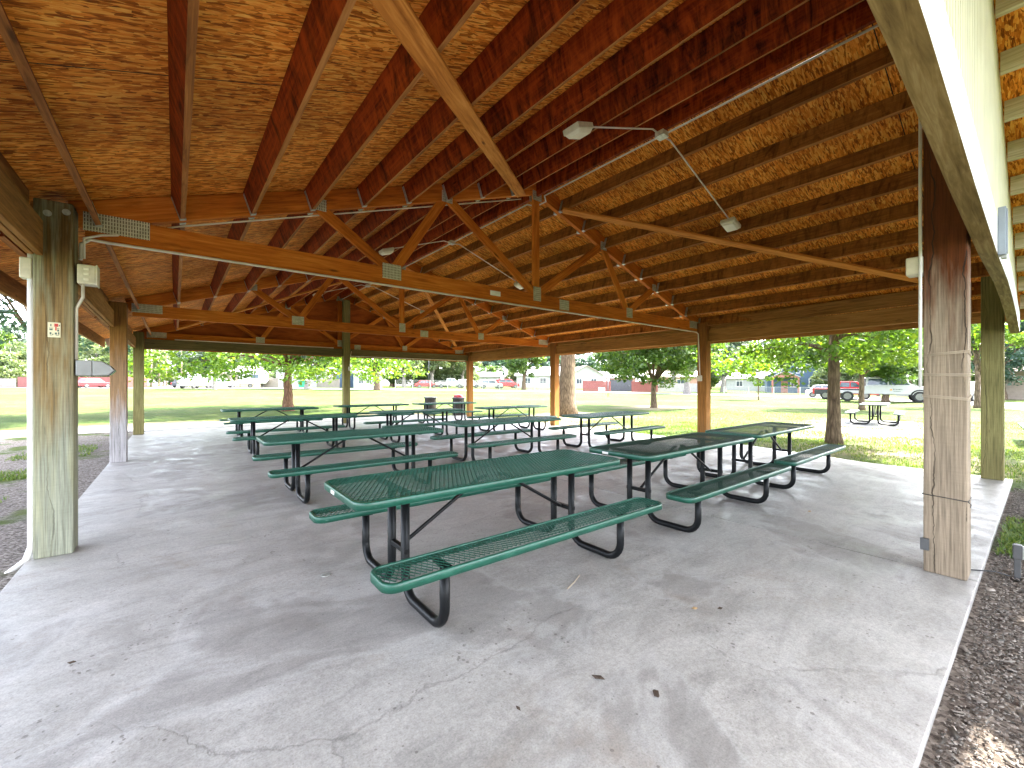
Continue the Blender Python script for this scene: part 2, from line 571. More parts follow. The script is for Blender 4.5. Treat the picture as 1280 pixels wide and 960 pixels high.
M = {}
M['purlin'] = m_wood('red_stained_rafter', (0.014, 0.0018, 0.0008), (0.125, 0.0135, 0.0020), (0.30, 0.050, 0.006), streak=(0.36, 0.062, 0.007), rough=0.5)
M['purlin_r'] = m_wood('brown_stained_rafter', (0.13, 0.046, 0.011), (0.31, 0.120, 0.026), (0.47, 0.20, 0.048), streak=(0.19, 0.070, 0.016))
M['rafter_edge'] = m_wood('raw_uplit_rafter_edge', (0.10, 0.035, 0.010), (0.30, 0.115, 0.028), (0.48, 0.21, 0.060))
M['purlin_out'] = m_wood('pale_daylit_rafter', (0.30, 0.25, 0.15), (0.50, 0.43, 0.28), (0.64, 0.56, 0.40))  # overhang rafters: daylight from outside is painted into the pale tone
M['truss'] = m_wood('orange_stained_timber', (0.20, 0.045, 0.005), (0.46, 0.125, 0.012), (0.62, 0.215, 0.030))
M['beam'] = m_wood('brown_timber_beam', (0.12, 0.050, 0.014), (0.28, 0.125, 0.034), (0.42, 0.20, 0.065))
M['brace'] = m_wood('tan_brace_timber', (0.27, 0.078, 0.011), (0.54, 0.20, 0.034), (0.70, 0.31, 0.072))
M['darkbeam'] = m_wood('olive_timber_beam', (0.050, 0.038, 0.016), (0.105, 0.078, 0.032), (0.17, 0.125, 0.055))
M['ply'] = m_wood('stained_plywood', (0.13, 0.026, 0.004), (0.27, 0.060, 0.008), (0.38, 0.100, 0.016), knots=False, grain=(1.0, 4, 4))
M['osb'] = m_osb()
M['post_green'] = m_post('post_green_weathered', (0.255, 0.262, 0.195), (0.23, 0.150, 0.062), (0.11, 0.060, 0.016), 1.20, 2.35, tint=(0.27, 0.265, 0.165))
M['post_grey'] = m_post('post_grey_weathered', (0.245, 0.19, 0.132), (0.29, 0.225, 0.158), (0.105, 0.030, 0.008), 0.4, 2.08, crack=True)
M['post_fade'] = m_post('post_faded_brown', (0.38, 0.36, 0.36), (0.30, 0.185, 0.10), (0.25, 0.115, 0.030), 1.0, 2.0)
M['post_olive'] = m_post('post_olive', (0.19, 0.165, 0.065), (0.225, 0.20, 0.08), (0.17, 0.14, 0.05), 0.5, 2.0)
M['post_orange'] = m_post('post_orange', (0.30, 0.15, 0.048), (0.29, 0.125, 0.030), (0.24, 0.09, 0.02), 0.6, 2.0)
M['white_trim'] = m_plain('white_painted_board', (0.80, 0.79, 0.76), 0.55, var=0.10, scale=4)
M['cream'] = m_plain('cream_siding', (0.74, 0.70, 0.53), 0.5, var=0.09, scale=3)
M['soffit_edge'] = m_wood('aged_trim_edge', (0.10, 0.065, 0.02), (0.25, 0.175, 0.065), (0.42, 0.33, 0.15), knots=False)
M['galv'] = m_plain('galvanised_steel', (0.42, 0.43, 0.40), 0.45, 0.55, 0.3, 30)
def m_plate():
    t = NT('truss_plate_steel')
    p = t.coord()
    x, y, z = t.sep(p)
    a = t.math('FRACT', t.math('DIVIDE', x, 0.020))
    b = t.math('FRACT', t.math('DIVIDE', z, 0.034))
    sl = t.math('MULTIPLY', t.math('LESS_THAN', t.math('ABSOLUTE', t.math('SUBTRACT', a, 0.5)), 0.24), t.math('LESS_THAN', t.math('ABSOLUTE', t.math('SUBTRACT', b, 0.5)), 0.38))
    n = t.noise(p, 20, 5)
    col = t.mix(sl, t.ramp(n, [(0.3, (0.44, 0.42, 0.30)), (0.7, (0.66, 0.63, 0.47))]), (0.14, 0.115, 0.07))
    return t.finish(col, 0.5, t.bump(sl, 0.4, 0.003), 0.25)
M['plate'] = m_plate()
M['conduit'] = m_plain('pale_conduit', (0.62, 0.56, 0.46), 0.45, 0.1, 0.12)
M['pvc'] = m_plain('white_plastic_pipe', (0.74, 0.72, 0.68), 0.4, 0.0, 0.1)
M['box_beige'] = m_plain('beige_plastic', (0.60, 0.55, 0.41), 0.5, 0.0, 0.15, 12)
M['lens'] = m_plain('frosted_lens', (0.74, 0.70, 0.56), 0.35, 0.0, 0.08)
M['grey_box'] = m_plain('grey_enamel', (0.075, 0.075, 0.074), 0.45, 0.2, 0.12, 12)
M['lamp_grey'] = m_plain('grey_lamp_enamel', (0.24, 0.24, 0.235), 0.45, 0.2, 0.12, 12)
M['black_wire'] = m_plain('black_cable', (0.02, 0.02, 0.02), 0.6)
M['twine'] = m_plain('twine', (0.42, 0.34, 0.24), 0.9)
M['concrete'] = m_concrete()
M['path'] = m_concrete('path_concrete', (0.21, 0.205, 0.195), False)
M['ground'] = m_ground()
M['coat'] = m_green_coat()
M['perf'] = m_perforated()
M['black'] = m_plain('black_powder_coat', (0.006, 0.0065, 0.007), 0.36, 0.0, 0.3, 20, spec=0.16)
M['sticker'] = m_plain('pale_sticker', (0.72, 0.70, 0.66), 0.5)
M['chrome'] = m_plain('bare_steel', (0.6, 0.6, 0.6), 0.3, 0.9, 0.1)
M['pale_top'] = m_plain('pale_grey_green_coating', (0.065, 0.088, 0.084), 0.5, 0.0, 0.12)
M['road'] = m_plain('asphalt', (0.115, 0.112, 0.108), 0.9, 0.0, 0.25, 3, 0.3)
M['alley'] = m_plain('gravel_alley', (0.24, 0.22, 0.20), 0.95, 0.0, 0.2, 4, 0.4)
M['bark_red'] = m_bark('bark_reddish', (0.045, 0.022, 0.014), (0.24, 0.135, 0.09))
M['bark'] = m_bark('bark_brown', (0.035, 0.024, 0.016), (0.21, 0.155, 0.105))
M['bark_grey'] = m_bark('bark_grey', (0.10, 0.088, 0.078), (0.34, 0.31, 0.28))
M['leaf_bright'] = m_leaf('leaves_bright', (0.055, 0.125, 0.012), (0.115, 0.215, 0.020), (0.22, 0.30, 0.035), 0.5)
M['leaf_mid'] = m_leaf('leaves_mid', (0.030, 0.075, 0.014), (0.075, 0.145, 0.025), (0.16, 0.22, 0.045))
M['leaf_blue'] = m_leaf('leaves_blue_green', (0.025, 0.060, 0.042), (0.052, 0.105, 0.078), (0.10, 0.165, 0.13), 0.35)
M['leaf_pale'] = m_leaf('leaves_pale', (0.085, 0.125, 0.055), (0.15, 0.20, 0.095), (0.25, 0.29, 0.17))
M['leaf_grey'] = m_leaf('leaves_grey_green', (0.045, 0.072, 0.050), (0.085, 0.125, 0.090), (0.15, 0.19, 0.15), 0.35)
M['grass'] = m_leaf('grass_blades', (0.050, 0.105, 0.014), (0.105, 0.175, 0.026), (0.22, 0.25, 0.07), 0.4)
M['chip'] = m_leaf('wood_chips', (0.045, 0.035, 0.028), (0.145, 0.118, 0.098), (0.34, 0.29, 0.245), 0.02)
M['red_fence'] = m_siding('red_fence_boards', (0.22, 0.062, 0.050), 0.14)
M['grey_fence'] = m_siding('grey_fence_boards', (0.26, 0.22, 0.19), 0.14)
M['white_fence'] = m_siding('white_fence_boards', (0.36, 0.34, 0.32), 0.14)
M['house_white'] = m_siding('white_siding', (0.42, 0.42, 0.41), 0.18, 'z')
M['house_tan'] = m_siding('tan_siding', (0.36, 0.29, 0.23), 0.18, 'z')
M['house_blue'] = m_siding('blue_siding', (0.070, 0.120, 0.19), 0.18, 'z')
M['house_pink'] = m_siding('pink_brick', (0.46, 0.27, 0.21), 0.09, 'z')
M['roof_grey'] = m_roof('grey_shingles', (0.42, 0.41, 0.41))
M['roof_brown'] = m_roof('brown_shingles', (0.36, 0.30, 0.26))
M['glass'] = m_glass()
M['door_red'] = m_plain('salmon_door', (0.34, 0.13, 0.095), 0.5)
M['dark_door'] = m_plain('dark_grey_door', (0.085, 0.085, 0.10), 0.5)
M['white_paint'] = m_plain('white_car_paint', (0.46, 0.46, 0.455), 0.25, 0.0, 0.03)
M['red_paint'] = m_plain('red_car_paint', (0.40, 0.020, 0.022), 0.25, 0.0, 0.06)
M['dark_paint'] = m_plain('dark_car_paint', (0.03, 0.033, 0.04), 0.25, 0.0, 0.06)
M['silver_paint'] = m_plain('silver_car_paint', (0.45, 0.46, 0.48), 0.3, 0.5, 0.04)
M['tyre'] = m_plain('rubber', (0.018, 0.018, 0.018), 0.85)
M['rim'] = m_plain('alloy_rim', (0.20, 0.20, 0.20), 0.3, 0.8)
M['red_lamp'] = m_plain('red_lamp_lens', (0.5, 0.02, 0.02), 0.2)
M['clear_lamp'] = m_plain('clear_lamp_lens', (0.75, 0.75, 0.72), 0.15)
M['wall_box'] = m_plain('blue_grey_enamel', (0.25, 0.28, 0.32), 0.4, 0.0, 0.1)
M['bin'] = m_plain('brown_bin_slats', (0.030, 0.024, 0.017), 0.6, 0.0, 0.3, 12)
M['red_bag'] = m_plain('red_plastic_bag', (0.42, 0.030, 0.040), 0.35, 0.0, 0.3, 16, 0.5)
M['green_bin'] = m_plain('green_plastic', (0.02, 0.22, 0.13), 0.4)
M['pole'] = m_wood('utility_pole_wood', (0.13, 0.10, 0.08), (0.24, 0.19, 0.15), (0.33, 0.27, 0.22))
M['sign_cream'] = m_plain('cream_sign', (0.72, 0.66, 0.44), 0.5, 0.0, 0.05)
M['sign_red'] = m_plain('sign_red', (0.55, 0.045, 0.035), 0.5)
M['sign_dark'] = m_plain('sign_dark', (0.09, 0.13, 0.10), 0.5)
M['dead_leaf'] = m_plain('dead_leaf', (0.055, 0.035, 0.022), 0.8)
M['tan_leaf'] = m_plain('tan_leaf', (0.34, 0.22, 0.10), 0.8)
M['orange_mark'] = m_plain('orange_mark', (0.60, 0.30, 0.06), 0.4)
M['blue_canopy'] = m_plain('pale_blue_canvas', (0.32, 0.45, 0.55), 0.7)

# ---------------------------------------------------------------- the ground
def axis_steps():
    s = np.linspace(-1, 1, 121)
    return np.sinh(s * 5.6) / np.sinh(5.6) * 2600.0

gx = axis_steps() + 5.0
gy = axis_steps() + 12.0
GV = np.array([(x, y, ground_z(x, y)) for y in gy for x in gx], dtype=np.float32)
nx = len(gx)
GQ = np.array([(j * nx + i, j * nx + i + 1, (j + 1) * nx + i + 1, (j + 1) * nx + i) for j in range(nx - 1) for i in range(nx - 1)])
g = fast_mesh('ground', GV, GQ, M['ground'], smooth=True)
tag(g, kind='structure')

# concrete slab in two pours, an open control joint between them
SLAB_L = [(-0.95, 0.305), (4.597, 0.305), (4.597, 17.2), (-0.95, 17.2)]
SLAB_R = [(4.612, 0.305), (9.98, 0.305), (10.05, 2.0), (10.75, 4.6), (10.90, 17.2), (4.612, 17.2)]
b = MB()
b.prism(SLAB_L, 'z', -0.30, 0.0)
b.prism(SLAB_R, 'z', -0.30, 0.0)
tag(b.build('concrete_slab', M['concrete'], bevel=0.004), kind='structure')

# footpath past the far side
def strip(name, pts, w, mat, lift, n_sub=6):
    P = []
    for (a, c) in zip(pts[:-1], pts[1:]):
        for k in range(n_sub):
            f = k / n_sub
            P.append((a[0] + (c[0] - a[0]) * f, a[1] + (c[1] - a[1]) * f))
    P.append(pts[-1])
    V, Q = [], []
    for i, p in enumerate(P):
        q = P[min(i + 1, len(P) - 1)]; o = P[max(i - 1, 0)]
        dx, dy = q[0] - o[0], q[1] - o[1]
        l = math.hypot(dx, dy)
        nx_, ny_ = -dy / l * w / 2, dx / l * w / 2
        for s in (-1, 1):
            X, Y = p[0] + nx_ * s, p[1] + ny_ * s
            V.append((X, Y, ground_z(X, Y) + lift))
        if i: Q.append((2 * i - 2, 2 * i, 2 * i + 1, 2 * i - 1))
    o = fast_mesh(name, np.array(V), np.array(Q), mat)
    return tag(o, kind='structure')

strip('footpath', [(-40, 21.5), (-12, 20.5), (-3.0, 19.3), (1.0, 18.5), (5.5, 18.45), (9.5, 18.4)], 2.2, M['path'], 0.018)
strip('table_pad', [(18.6, 3.75), (22.4, 4.3)], 2.3, M['path'], 0.03, 2)

# the street beyond the lawn and the gravel alley
RD = [at(-200, 66), at(100, 66), at(330, 68), at(560, 68), at(760, 68), at(900, 60), at(1010, 52), at(1110, 41.5), at(1215, 34), at(1330, 27), at(1450, 20)]
strip('road', RD, 7.0, M['road'], 0.03, 10)
strip('pavement', [(p[0] * 0.93, p[1] * 0.93) for p in RD], 1.4, M['path'], 0.06, 10)
strip('alley', [at(212, 70), at(218, 100), at(222, 160), at(223, 260)], 5.0, M['alley'], 0.05, 6)

# ---------------------------------------------------------------- the pavilion
UC, SL = 4.87, 0.335
TH = math.atan(SL)
SIN, COS = math.sin(TH), math.cos(TH)

def zs(u):          # underside of the roof boards
    return 4.967 - SL * abs(u - UC)

PH = 0.235
pav = empty('picnic_pavilion', (4.87, 8.3, 0))
tag(pav, 'open timber picnic pavilion with gabled strand-board roof on square posts', 'pavilion')
PAV_INV = Vector((-4.87, -8.3, 0))


def pb(mb, name, mat, parent=None, bevel=0.0, fix=False):
    """build a pavilion part: vertices are in world coordinates, moved under the pavilion Empty"""
    if parent is None:
        mb.v = [(a + PAV_INV.x, c + PAV_INV.y, z) for (a, c, z) in mb.v]
        return mb.build(name, mat, pav, bevel, fix)
    mb.v = [(a + PAV_INV.x, c + PAV_INV.y, z) for (a, c, z) in mb.v]
    return mb.build(name, mat, parent, bevel, fix)


# roof boards (local X runs down the slope, Y along the ridge)
for sgn in (-1, 1):
    L = 6.52 / COS
    me = MB()
    me.box((L / 2, 8.275, 0.011), (L, 18.05, 0.022))
    o = me.build('roof_sheathing', M['osb'], pav)
    o.location = (UC + sgn * 0.004 + PAV_INV.x, PAV_INV.y, 4.967)
    # build the rotation: x axis down-slope, y axis along v
    xa = Vector((sgn * COS, 0, -SIN)); ya = Vector((0, 1, 0)) ; za = xa.cross(ya)
    if za.z < 0:
        # keep the board above the rafters on both slopes
        ya = Vector((0, -1, 0)); za = xa.cross(ya)
        o.location.y += 16.55
    o.rotation_euler = Matrix((xa, ya, za)).transposed().to_euler()
    cover = MB(); cover.box((L / 2 + 0.02, 8.275, 0.045), (L + 0.04, 18.15, 0.04))
    c = cover.build('roof_covering', M['roof_brown'], o)

def purlin_center(u):
    s = -1 if u < UC else 1
    n = Vector((s * SIN, 0, COS))
    z = zs(u) - 0.004
    return Vector((u, 0, z)) - n * (PH / 2), n

TRV = [5.47, 10.98, 16.58]
bays = [(-0.72, TRV[0] - 0.04), (TRV[0] + 0.04, TRV[1] - 0.04), (TRV[1] + 0.04, TRV[2] - 0.04)]
hang_f = {}
for bi, (v0, v1) in enumerate(bays):
    for k in range(-10, 11):
        if k == 0: continue
        u = UC + 0.61 * k
        c, n = purlin_center(u)
        mat = M['purlin'] if k < 0 else M['purlin_r']
        if bi == 0:
            b = MB(); b.beam((c.x, 0.345, c.z), (c.x, v1, c.z), 0.042, PH, n)
            p = pb(b, 'rafter', mat)
            b = MB(); b.beam((c.x, v0, c.z), (c.x, 0.26, c.z), 0.042, PH, n)
            pb(b, 'overhang_rafter', M['purlin_out'])
        else:
            b = MB(); b.beam((c.x, v0, c.z), (c.x, v1, c.z), 0.042, PH, n)
            p = pb(b, 'rafter', mat)
        p.data.materials.append(M['rafter_edge'])      # rafter bottoms: raw brown wood, with light from below painted in
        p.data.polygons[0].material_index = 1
        if -9 <= k <= 9:
            h = MB()
            t_ = n.cross(Vector((0, 1, 0)))
            for ve in ((v1 - 0.028,) if bi == 0 else (v0 + 0.028, v1 - 0.028)):
                cc = Vector((c.x, ve, c.z))
                for s in (-1, 1):
                    q = cc + t_ * (s * 0.0245)
                    h.beam(q - n * (PH / 2 + 0.003), q + n * (PH / 2 - 0.02), 0.05, 0.004, t_)
                q = cc - n * (PH / 2 + 0.004)
                h.beam(q - t_ * 0.027, q + t_ * 0.027, 0.05, 0.004, n)
            pb(h, 'hanger', M['galv'], p)
    b = MB()
    zt = 4.93
    b.beam((UC, (v0 if bi else 0.345), zt - 0.13), (UC, v1, zt - 0.13), 0.042, 0.255)
    pb(b, 'ridge_beam', M['purlin'])
b = MB(); b.beam((UC, -0.72, 4.80), (UC, 0.26, 4.80), 0.042, 0.255); pb(b, 'overhang_rafter', M['purlin_out'])
# far overhang rafters
for k in (-10, -9, 9, 10):
    c, n = purlin_center(UC + 0.61 * k)
    b = MB(); b.beam((c.x, 16.80, c.z), (c.x, 17.25, c.z), 0.042, PH, n); pb(b, 'overhang_rafter', M['purlin_out'])

# fascia boards along the eaves and up the near and far verges
for s in (-1, 1):
    uf = UC + s * 6.50
    b = MB(); b.beam((uf, -0.74, zs(uf) - 0.115), (uf, 17.28, zs(uf) - 0.115), 0.04, 0.25); pb(b, 'fascia', M['beam'])
    for vv, mt in ((-0.76, 'white_trim'), (17.295, 'white_trim')):
        b = MB()
        n = Vector((s * SIN, 0, COS))
        p0 = Vector((UC + s * 0.02, vv, zs(UC + s * .02))) - n * 0.11
        p1 = Vector((uf, vv, zs(uf))) - n * 0.11
        b.beam(p0, p1, 0.035, 0.24, n); pb(b, 'fascia', M[mt])

# trusses
CHT = 0.08
for ti, v in enumerate(TRV):
    b = MB()
    b.beam((-0.64, v, 2.885), (10.32, v, 2.885), CHT, 0.235)
    for s in (-1, 1):
        n = Vector((s * SIN, 0, COS))
        p0 = Vector((UC + s * 0.03, v, zs(UC + s * .03) - 0.006)) - n * (PH / 2)
        p1 = Vector((UC + s * 5.62, v, zs(UC + s * 5.62) - 0.006)) - n * (PH / 2)
        b.beam(p0, p1, CHT, PH, n)
    tr = pb(b, 'roof_truss', M['truss'], bevel=0.004)
    def chord(u): return zs(u) - PH / COS + 0.03
    webs = []
    for s in (-1, 1):
        U = lambda a: UC + s * a
        webs += [((U(3.5), chord(U(3.5))), (U(2.62), 2.98)), ((U(2.56), 2.98), (U(1.80), chord(U(1.80)))), ((U(1.72), chord(U(1.72))), (U(0.06), 3.02))]
    for (p, q) in webs:
        b = MB(); b.beam((p[0], v, p[1]), (q[0], v, q[1]), 0.046, 0.13, (0, 1, 0) if False else Vector((q[0] - p[0], 0, q[1] - p[1])).cross(Vector((0, 1, 0))))
        pb(b, 'web', M['truss'], tr, bevel=0.003)
    b = MB(); b.beam((UC, v, 3.0), (UC, v, 4.70), 0.046, 0.14, (1, 0, 0)); pb(b, 'king_post', M['truss'], tr, bevel=0.003)
    for (pu, pz, w, h) in ((UC, 3.0, .17, .24), (UC - 2.6, 2.95, .26, .20), (UC + 2.6, 2.95, .20, .20), (UC + 0.66, 2.885, .24, .18), (-0.42, 2.93, .46, .17), (10.1, 2.93, .42, .17),
                           (UC - 1.76, chord(UC - 1.76) + .02, .17, .16), (UC + 1.76, chord(UC + 1.76) + .02, .17, .16), (UC - 3.5, chord(UC - 3.5) + .03, .14, .14), (UC + 3.5, chord(UC + 3.5) + .03, .14, .14), (UC, 4.68, .2, .16)):
        b = MB()
        for s in (-1, 1):
            b.box((pu, v + s * (CHT / 2 + 0.003), pz), (w, 0.004, h))
        pb(b, 'truss_plate', M['plate'], tr)
    if ti == 0:
        b = MB(); b.box((3.98, v - CHT / 2 - 0.003, 2.89), (0.20, 0.004, 0.075)); pb(b, 'timber_tag', M['sticker'], tr)

# diagonal braces nailed flat under the rafters
def brace(u0, v0, u1, v1, w=0.14):
    s = -1 if u0 < UC else 1
    n = Vector((s * SIN, 0, COS))
    P = []
    for (u, vv) in ((u0, v0), (u1, v1)):
        P.append(Vector((u, vv, zs(u) - 0.004)) - n * (PH + 0.026))
    b = MB(); b.beam(P[0], P[1], w, 0.038, n)
    pb(b, 'diagonal_brace', M['brace'], bevel=0.003)
brace(4.36, 5.34, -0.9, 0.0 + 0.5, 0.15)
brace(5.45, 5.30, 10.1, 0.75, 0.13)
brace(5.5, 11.15, 9.6, 15.9, 0.13)
brace(4.30, 11.15, 0.0, 15.9, 0.13)

# posts
PS = 0.235
POSTS = [(-0.80, 0.46, 'post_green', 2.98), (-0.795, 5.29, 'post_green', 2.985), (-0.82, 10.82, 'post_fade', 2.98), (-0.82, 16.38, 'post_olive', 2.98),
         (4.65, 0.47, 'post_grey', 4.80), (5.05, 16.38, 'post_olive', 4.62),
         (9.83, 0.50, 'post_olive', 3.10), (10.34, 5.30, 'post_orange', 2.98), (10.52, 10.80, 'post_orange', 2.98), (10.56, 16.38, 'post_orange', 2.98)]
post_obj = []
for (u, v, mt, top) in POSTS:
    b = MB(); b.beam((u, v, 0.0), (u, v, min(top, zs(u) - 0.02)), PS, PS, (0, 1, 0))
    post_obj.append(pb(b, 'post', M[mt], bevel=0.012))
b = MB()
for (du, z) in ((-0.035, 2.87), (0.075, 2.905)):
    b.tube([(-0.795 + du, 5.29 - PS / 2 + 0.001, z), (-0.795 + du, 5.29 - PS / 2 - 0.008, z)], 0.026, 14)
    b.tube([(-0.795 + du, 5.29 - PS / 2 - 0.008, z), (-0.795 + du, 5.29 - PS / 2 - 0.022, z)], 0.012, 8)
pb(b, 'bolt', M['galv'], post_obj[1])
b = MB(); b.beam((4.77, 0.45, 2.42), (4.90, 0.45, 2.42), 0.12, 0.09, (0, 0, 1)); pb(b, 'corbel', M['purlin_out'], post_obj[4])

# eave beams (two plies) butted between the posts, rim board above
for (sg, ups) in ((-1, (-0.90, -0.90, -0.92, -0.92)), (1, (9.86, 10.36, 10.52, 10.56))):
    vv = (0.60, 5.29, 10.81, 16.38)
    for i in range(3):
        for off in (-0.026, 0.026):
            b = MB(); b.beam((ups[i] + off, vv[i] + 0.124, 2.655), (ups[i + 1] + off, vv[i + 1] - 0.124, 2.655), 0.042, 0.29); pb(b, 'eave_beam', M['beam'], bevel=0.004)
        b = MB(); b.beam((ups[i] + sg * 0.05, vv[i] + 0.13, 2.945), (ups[i + 1] + sg * 0.05, vv[i + 1] - 0.13, 2.945), 0.042, 0.24); pb(b, 'rim_board', M['beam'])
# far gable: beam, stained plywood infill
for off in (-0.026, 0.026):
    for (u0, u1) in ((-0.69, 4.92), (5.17, 10.43)):
        b = MB(); b.beam((u0, 16.38 + off, 2.645), (u1, 16.38 + off, 2.645), 0.042, 0.27); pb(b, 'gable_beam', M['darkbeam'], bevel=0.004)
b = MB()
b.prism([(-0.9, 2.50), (10.64, 2.50), (10.64, zs(10.64) - 0.01), (UC, zs(UC) - 0.01), (-0.9, zs(-0.9) - 0.01)], 'y', 16.70, 16.76)
pb(b, 'gable_wall', M['ply'], fix=True)

# near gable: ribbed siding above a white bottom board that sags towards the right
def trim_z(u):
    pts = [(-1.0, 2.60), (1.9, 2.585), (3.4, 2.52), (5.0, 2.48), (6.6, 2.50), (7.6, 2.46), (8.6, 2.38), (9.4, 2.27), (10.2, 2.20)]
    for (a, za), (c, zc) in zip(pts[:-1], pts[1:]):
        if u <= c: return za + (zc - za) * (u - a) / (c - a)
    return 2.2
us = np.arange(-0.95, 9.96, 0.1)
vs, fs = [], []
pitch, du = 0.10, 0.0
cols = []
u = -0.95
while u < 10.6:
    for (fr, dv) in ((0.0, 0.0), (0.56, 0.0), (0.66, 0.022), (0.90, 0.022)):
        uu = u + fr * pitch
        if uu < 10.6: cols.append((uu, 0.276 + dv))
    u += pitch
for (uu, vv) in cols:
    vs.append((uu, vv, trim_z(uu) + 0.10)); vs.append((uu, vv, zs(uu) - 0.012))
for i in range(len(cols) - 1):
    fs.append((2 * i, 2 * i + 2, 2 * i + 3, 2 * i + 1))
n0 = len(vs)
for (uu, vv) in cols:
    vs.append((uu, 0.325, trim_z(uu) + 0.10)); vs.append((uu, 0.325, zs(uu) - 0.012))
for i in range(len(cols) - 1):
    fs.append((n0 + 2 * i + 1, n0 + 2 * i + 3, n0 + 2 * i + 2, n0 + 2 * i))
    fs.append((2 * i, n0 + 2 * i, n0 + 2 * i + 2, 2 * i + 2))
b = MB(); b.add(vs, fs)
gw = pb(b, 'gable_siding', M['cream'])
b = MB()
vs, fs = [], []
for uu in us:
    z = trim_z(uu)
    vs += [(uu, 0.235, z), (uu, 0.272, z), (uu, 0.272, z + 0.30), (uu, 0.235, z + 0.30)]
for i in range(len(us) - 1):
    a = 4 * i
    fs += [(a + 4, a + 7, a + 3, a), (a + 3, a + 7, a + 6, a + 2), (a + 1, a + 2, a + 6, a + 5)]
fs += [(0, 3, 2, 1), (a + 4, a + 5, a + 6, a + 7)]
b.add(vs, fs); pb(b, 'bottom_board', M['white_trim'], gw)
b = MB(); vs, fs = [], []
for uu in us:
    z = trim_z(uu)
    vs += [(uu, 0.234, z - 0.004), (uu, 0.330, z - 0.004), (uu, 0.330, z + 0.10), (uu, 0.276, z + 0.10), (uu, 0.276, z - 0.001), (uu, 0.234, z - 0.001)]
for i in range(len(us) - 1):
    a = 6 * i
    for k in range(6):
        fs.append((a + k, a + (k + 1) % 6, a + 6 + (k + 1) % 6, a + 6 + k))
b.add(vs, fs); pb(b, 'board_underside', M['soffit_edge'], gw, fix=True)

# ---------------------------------------------------------------- electrics on the pavilion
def roof_under(u):
    return zs(u) - 0.004 - PH / COS

def conduit(pts, label, r=0.013, mat='conduit', name='conduit', group=None):
    o = MB().tube(pts, r, 8).build(name, M[mat])
    o['label'] = label; o['category'] = 'pipe'
    if group: o['group'] = group
    return o

DESC = {0: 'in the front bay nearest the camera', 1: 'in the middle bay', 2: 'in the farthest bay'}
for i, v in enumerate((3.05, 8.3, 13.6)):
    jb = empty('junction_box', (UC, v, 4.67)); tag(jb, 'small grey junction box under the ridge ' + DESC[i], 'junction box', 'junction boxes along the ridge')
    b = MB(); b.box((0, 0, -0.03), (0.12, 0.12, 0.06)); b.build('body', M['box_beige'], jb, 0.006)
    b = MB(); b.box((0, 0, -0.065), (0.13, 0.13, 0.008)); b.build('lid', M['galv'], jb, 0.002)
    for s in (-1, 1):
        ul = UC + s * (1.50 if s < 0 else 2.05)
        zl = roof_under(ul)
        lt = empty('ceiling_light', (ul, v + 0.06, zl - 0.01))
        lt.rotation_euler = (0, s * TH, 0)
        side = 'left' if s < 0 else 'right'
        tag(lt, 'beige square ceiling light under the %s roof slope %s' % (side, DESC[i]), 'light', 'ceiling lights of the pavilion')
        b = MB(); b.box((0, 0, -0.03), (0.25, 0.22, 0.06)); b.build('housing', M['box_beige'], lt, 0.008)
        b = MB()
        vs = [(-.115, -.10, -.061), (.115, -.10, -.061), (.115, .10, -.061), (-.115, .10, -.061), (-.09, -.075, -.10), (.09, -.075, -.10), (.09, .075, -.10), (-.09, .075, -.10)]
        b.add(vs, [(0, 1, 2, 3), (7, 6, 5, 4), (0, 4, 5, 1), (1, 5, 6, 2), (2, 6, 7, 3), (3, 7, 4, 0)]); b.build('lens', M['lens'], lt, 0.006, True)
        conduit([(UC + s * 0.06, v, 4.625), (UC + s * 0.2, v, roof_under(UC + s * 0.2) - 0.014), (ul - s * 0.1, v + 0.04, roof_under(ul - s * .1) - 0.02)],
                'thin conduit to the %s ceiling light %s' % (side, DESC[i]), 0.010, group='conduits to the ceiling lights')
conduit([(UC + 0.05, 0.45, 4.655), (UC + 0.05, 5.30, 4.655), (UC + 0.14, 5.36, 4.60), (UC + 0.14, 5.62, 4.60), (UC + 0.05, 5.75, 4.655), (UC + 0.05, 16.4, 4.655)], 'long pale conduit running under the ridge beam', 0.012)
v = TRV[0]
conduit([(-0.66, v - 0.085, 2.56), (-0.66, v - 0.085, 2.70), (-0.60, v - 0.085, 2.755), (-0.5, v - 0.05, 2.758), (10.1, v - 0.05, 2.758), (10.18, v - 0.06, 2.75), (10.195, v - 0.10, 2.70), (10.195, v - 0.14, 1.68)],
        'pale conduit clipped under the bottom chord of the nearest truss', 0.014)
conduit([(-0.63, v - 0.16, 2.56), (-0.63, v - 0.16, 2.74), (-0.52, v - 0.13, 2.80), (-0.3, v + 0.07, 2.90)] + [(uu, v + 0.07, roof_under(uu) - 0.03) for uu in (0.0, 1.5, 3.0, 4.6)],
        'pale conduit climbing beside the left top chord of the nearest truss', 0.010)
conduit([(5.15, 16.20, 2.515), (10.2, 16.20, 2.515)], 'pale conduit along the right half of the far gable beam', 0.012)
conduit([(0.0, 16.20, 2.79), (4.55, 16.20, 2.79)], 'pale conduit along the left half of the far gable beam', 0.012)

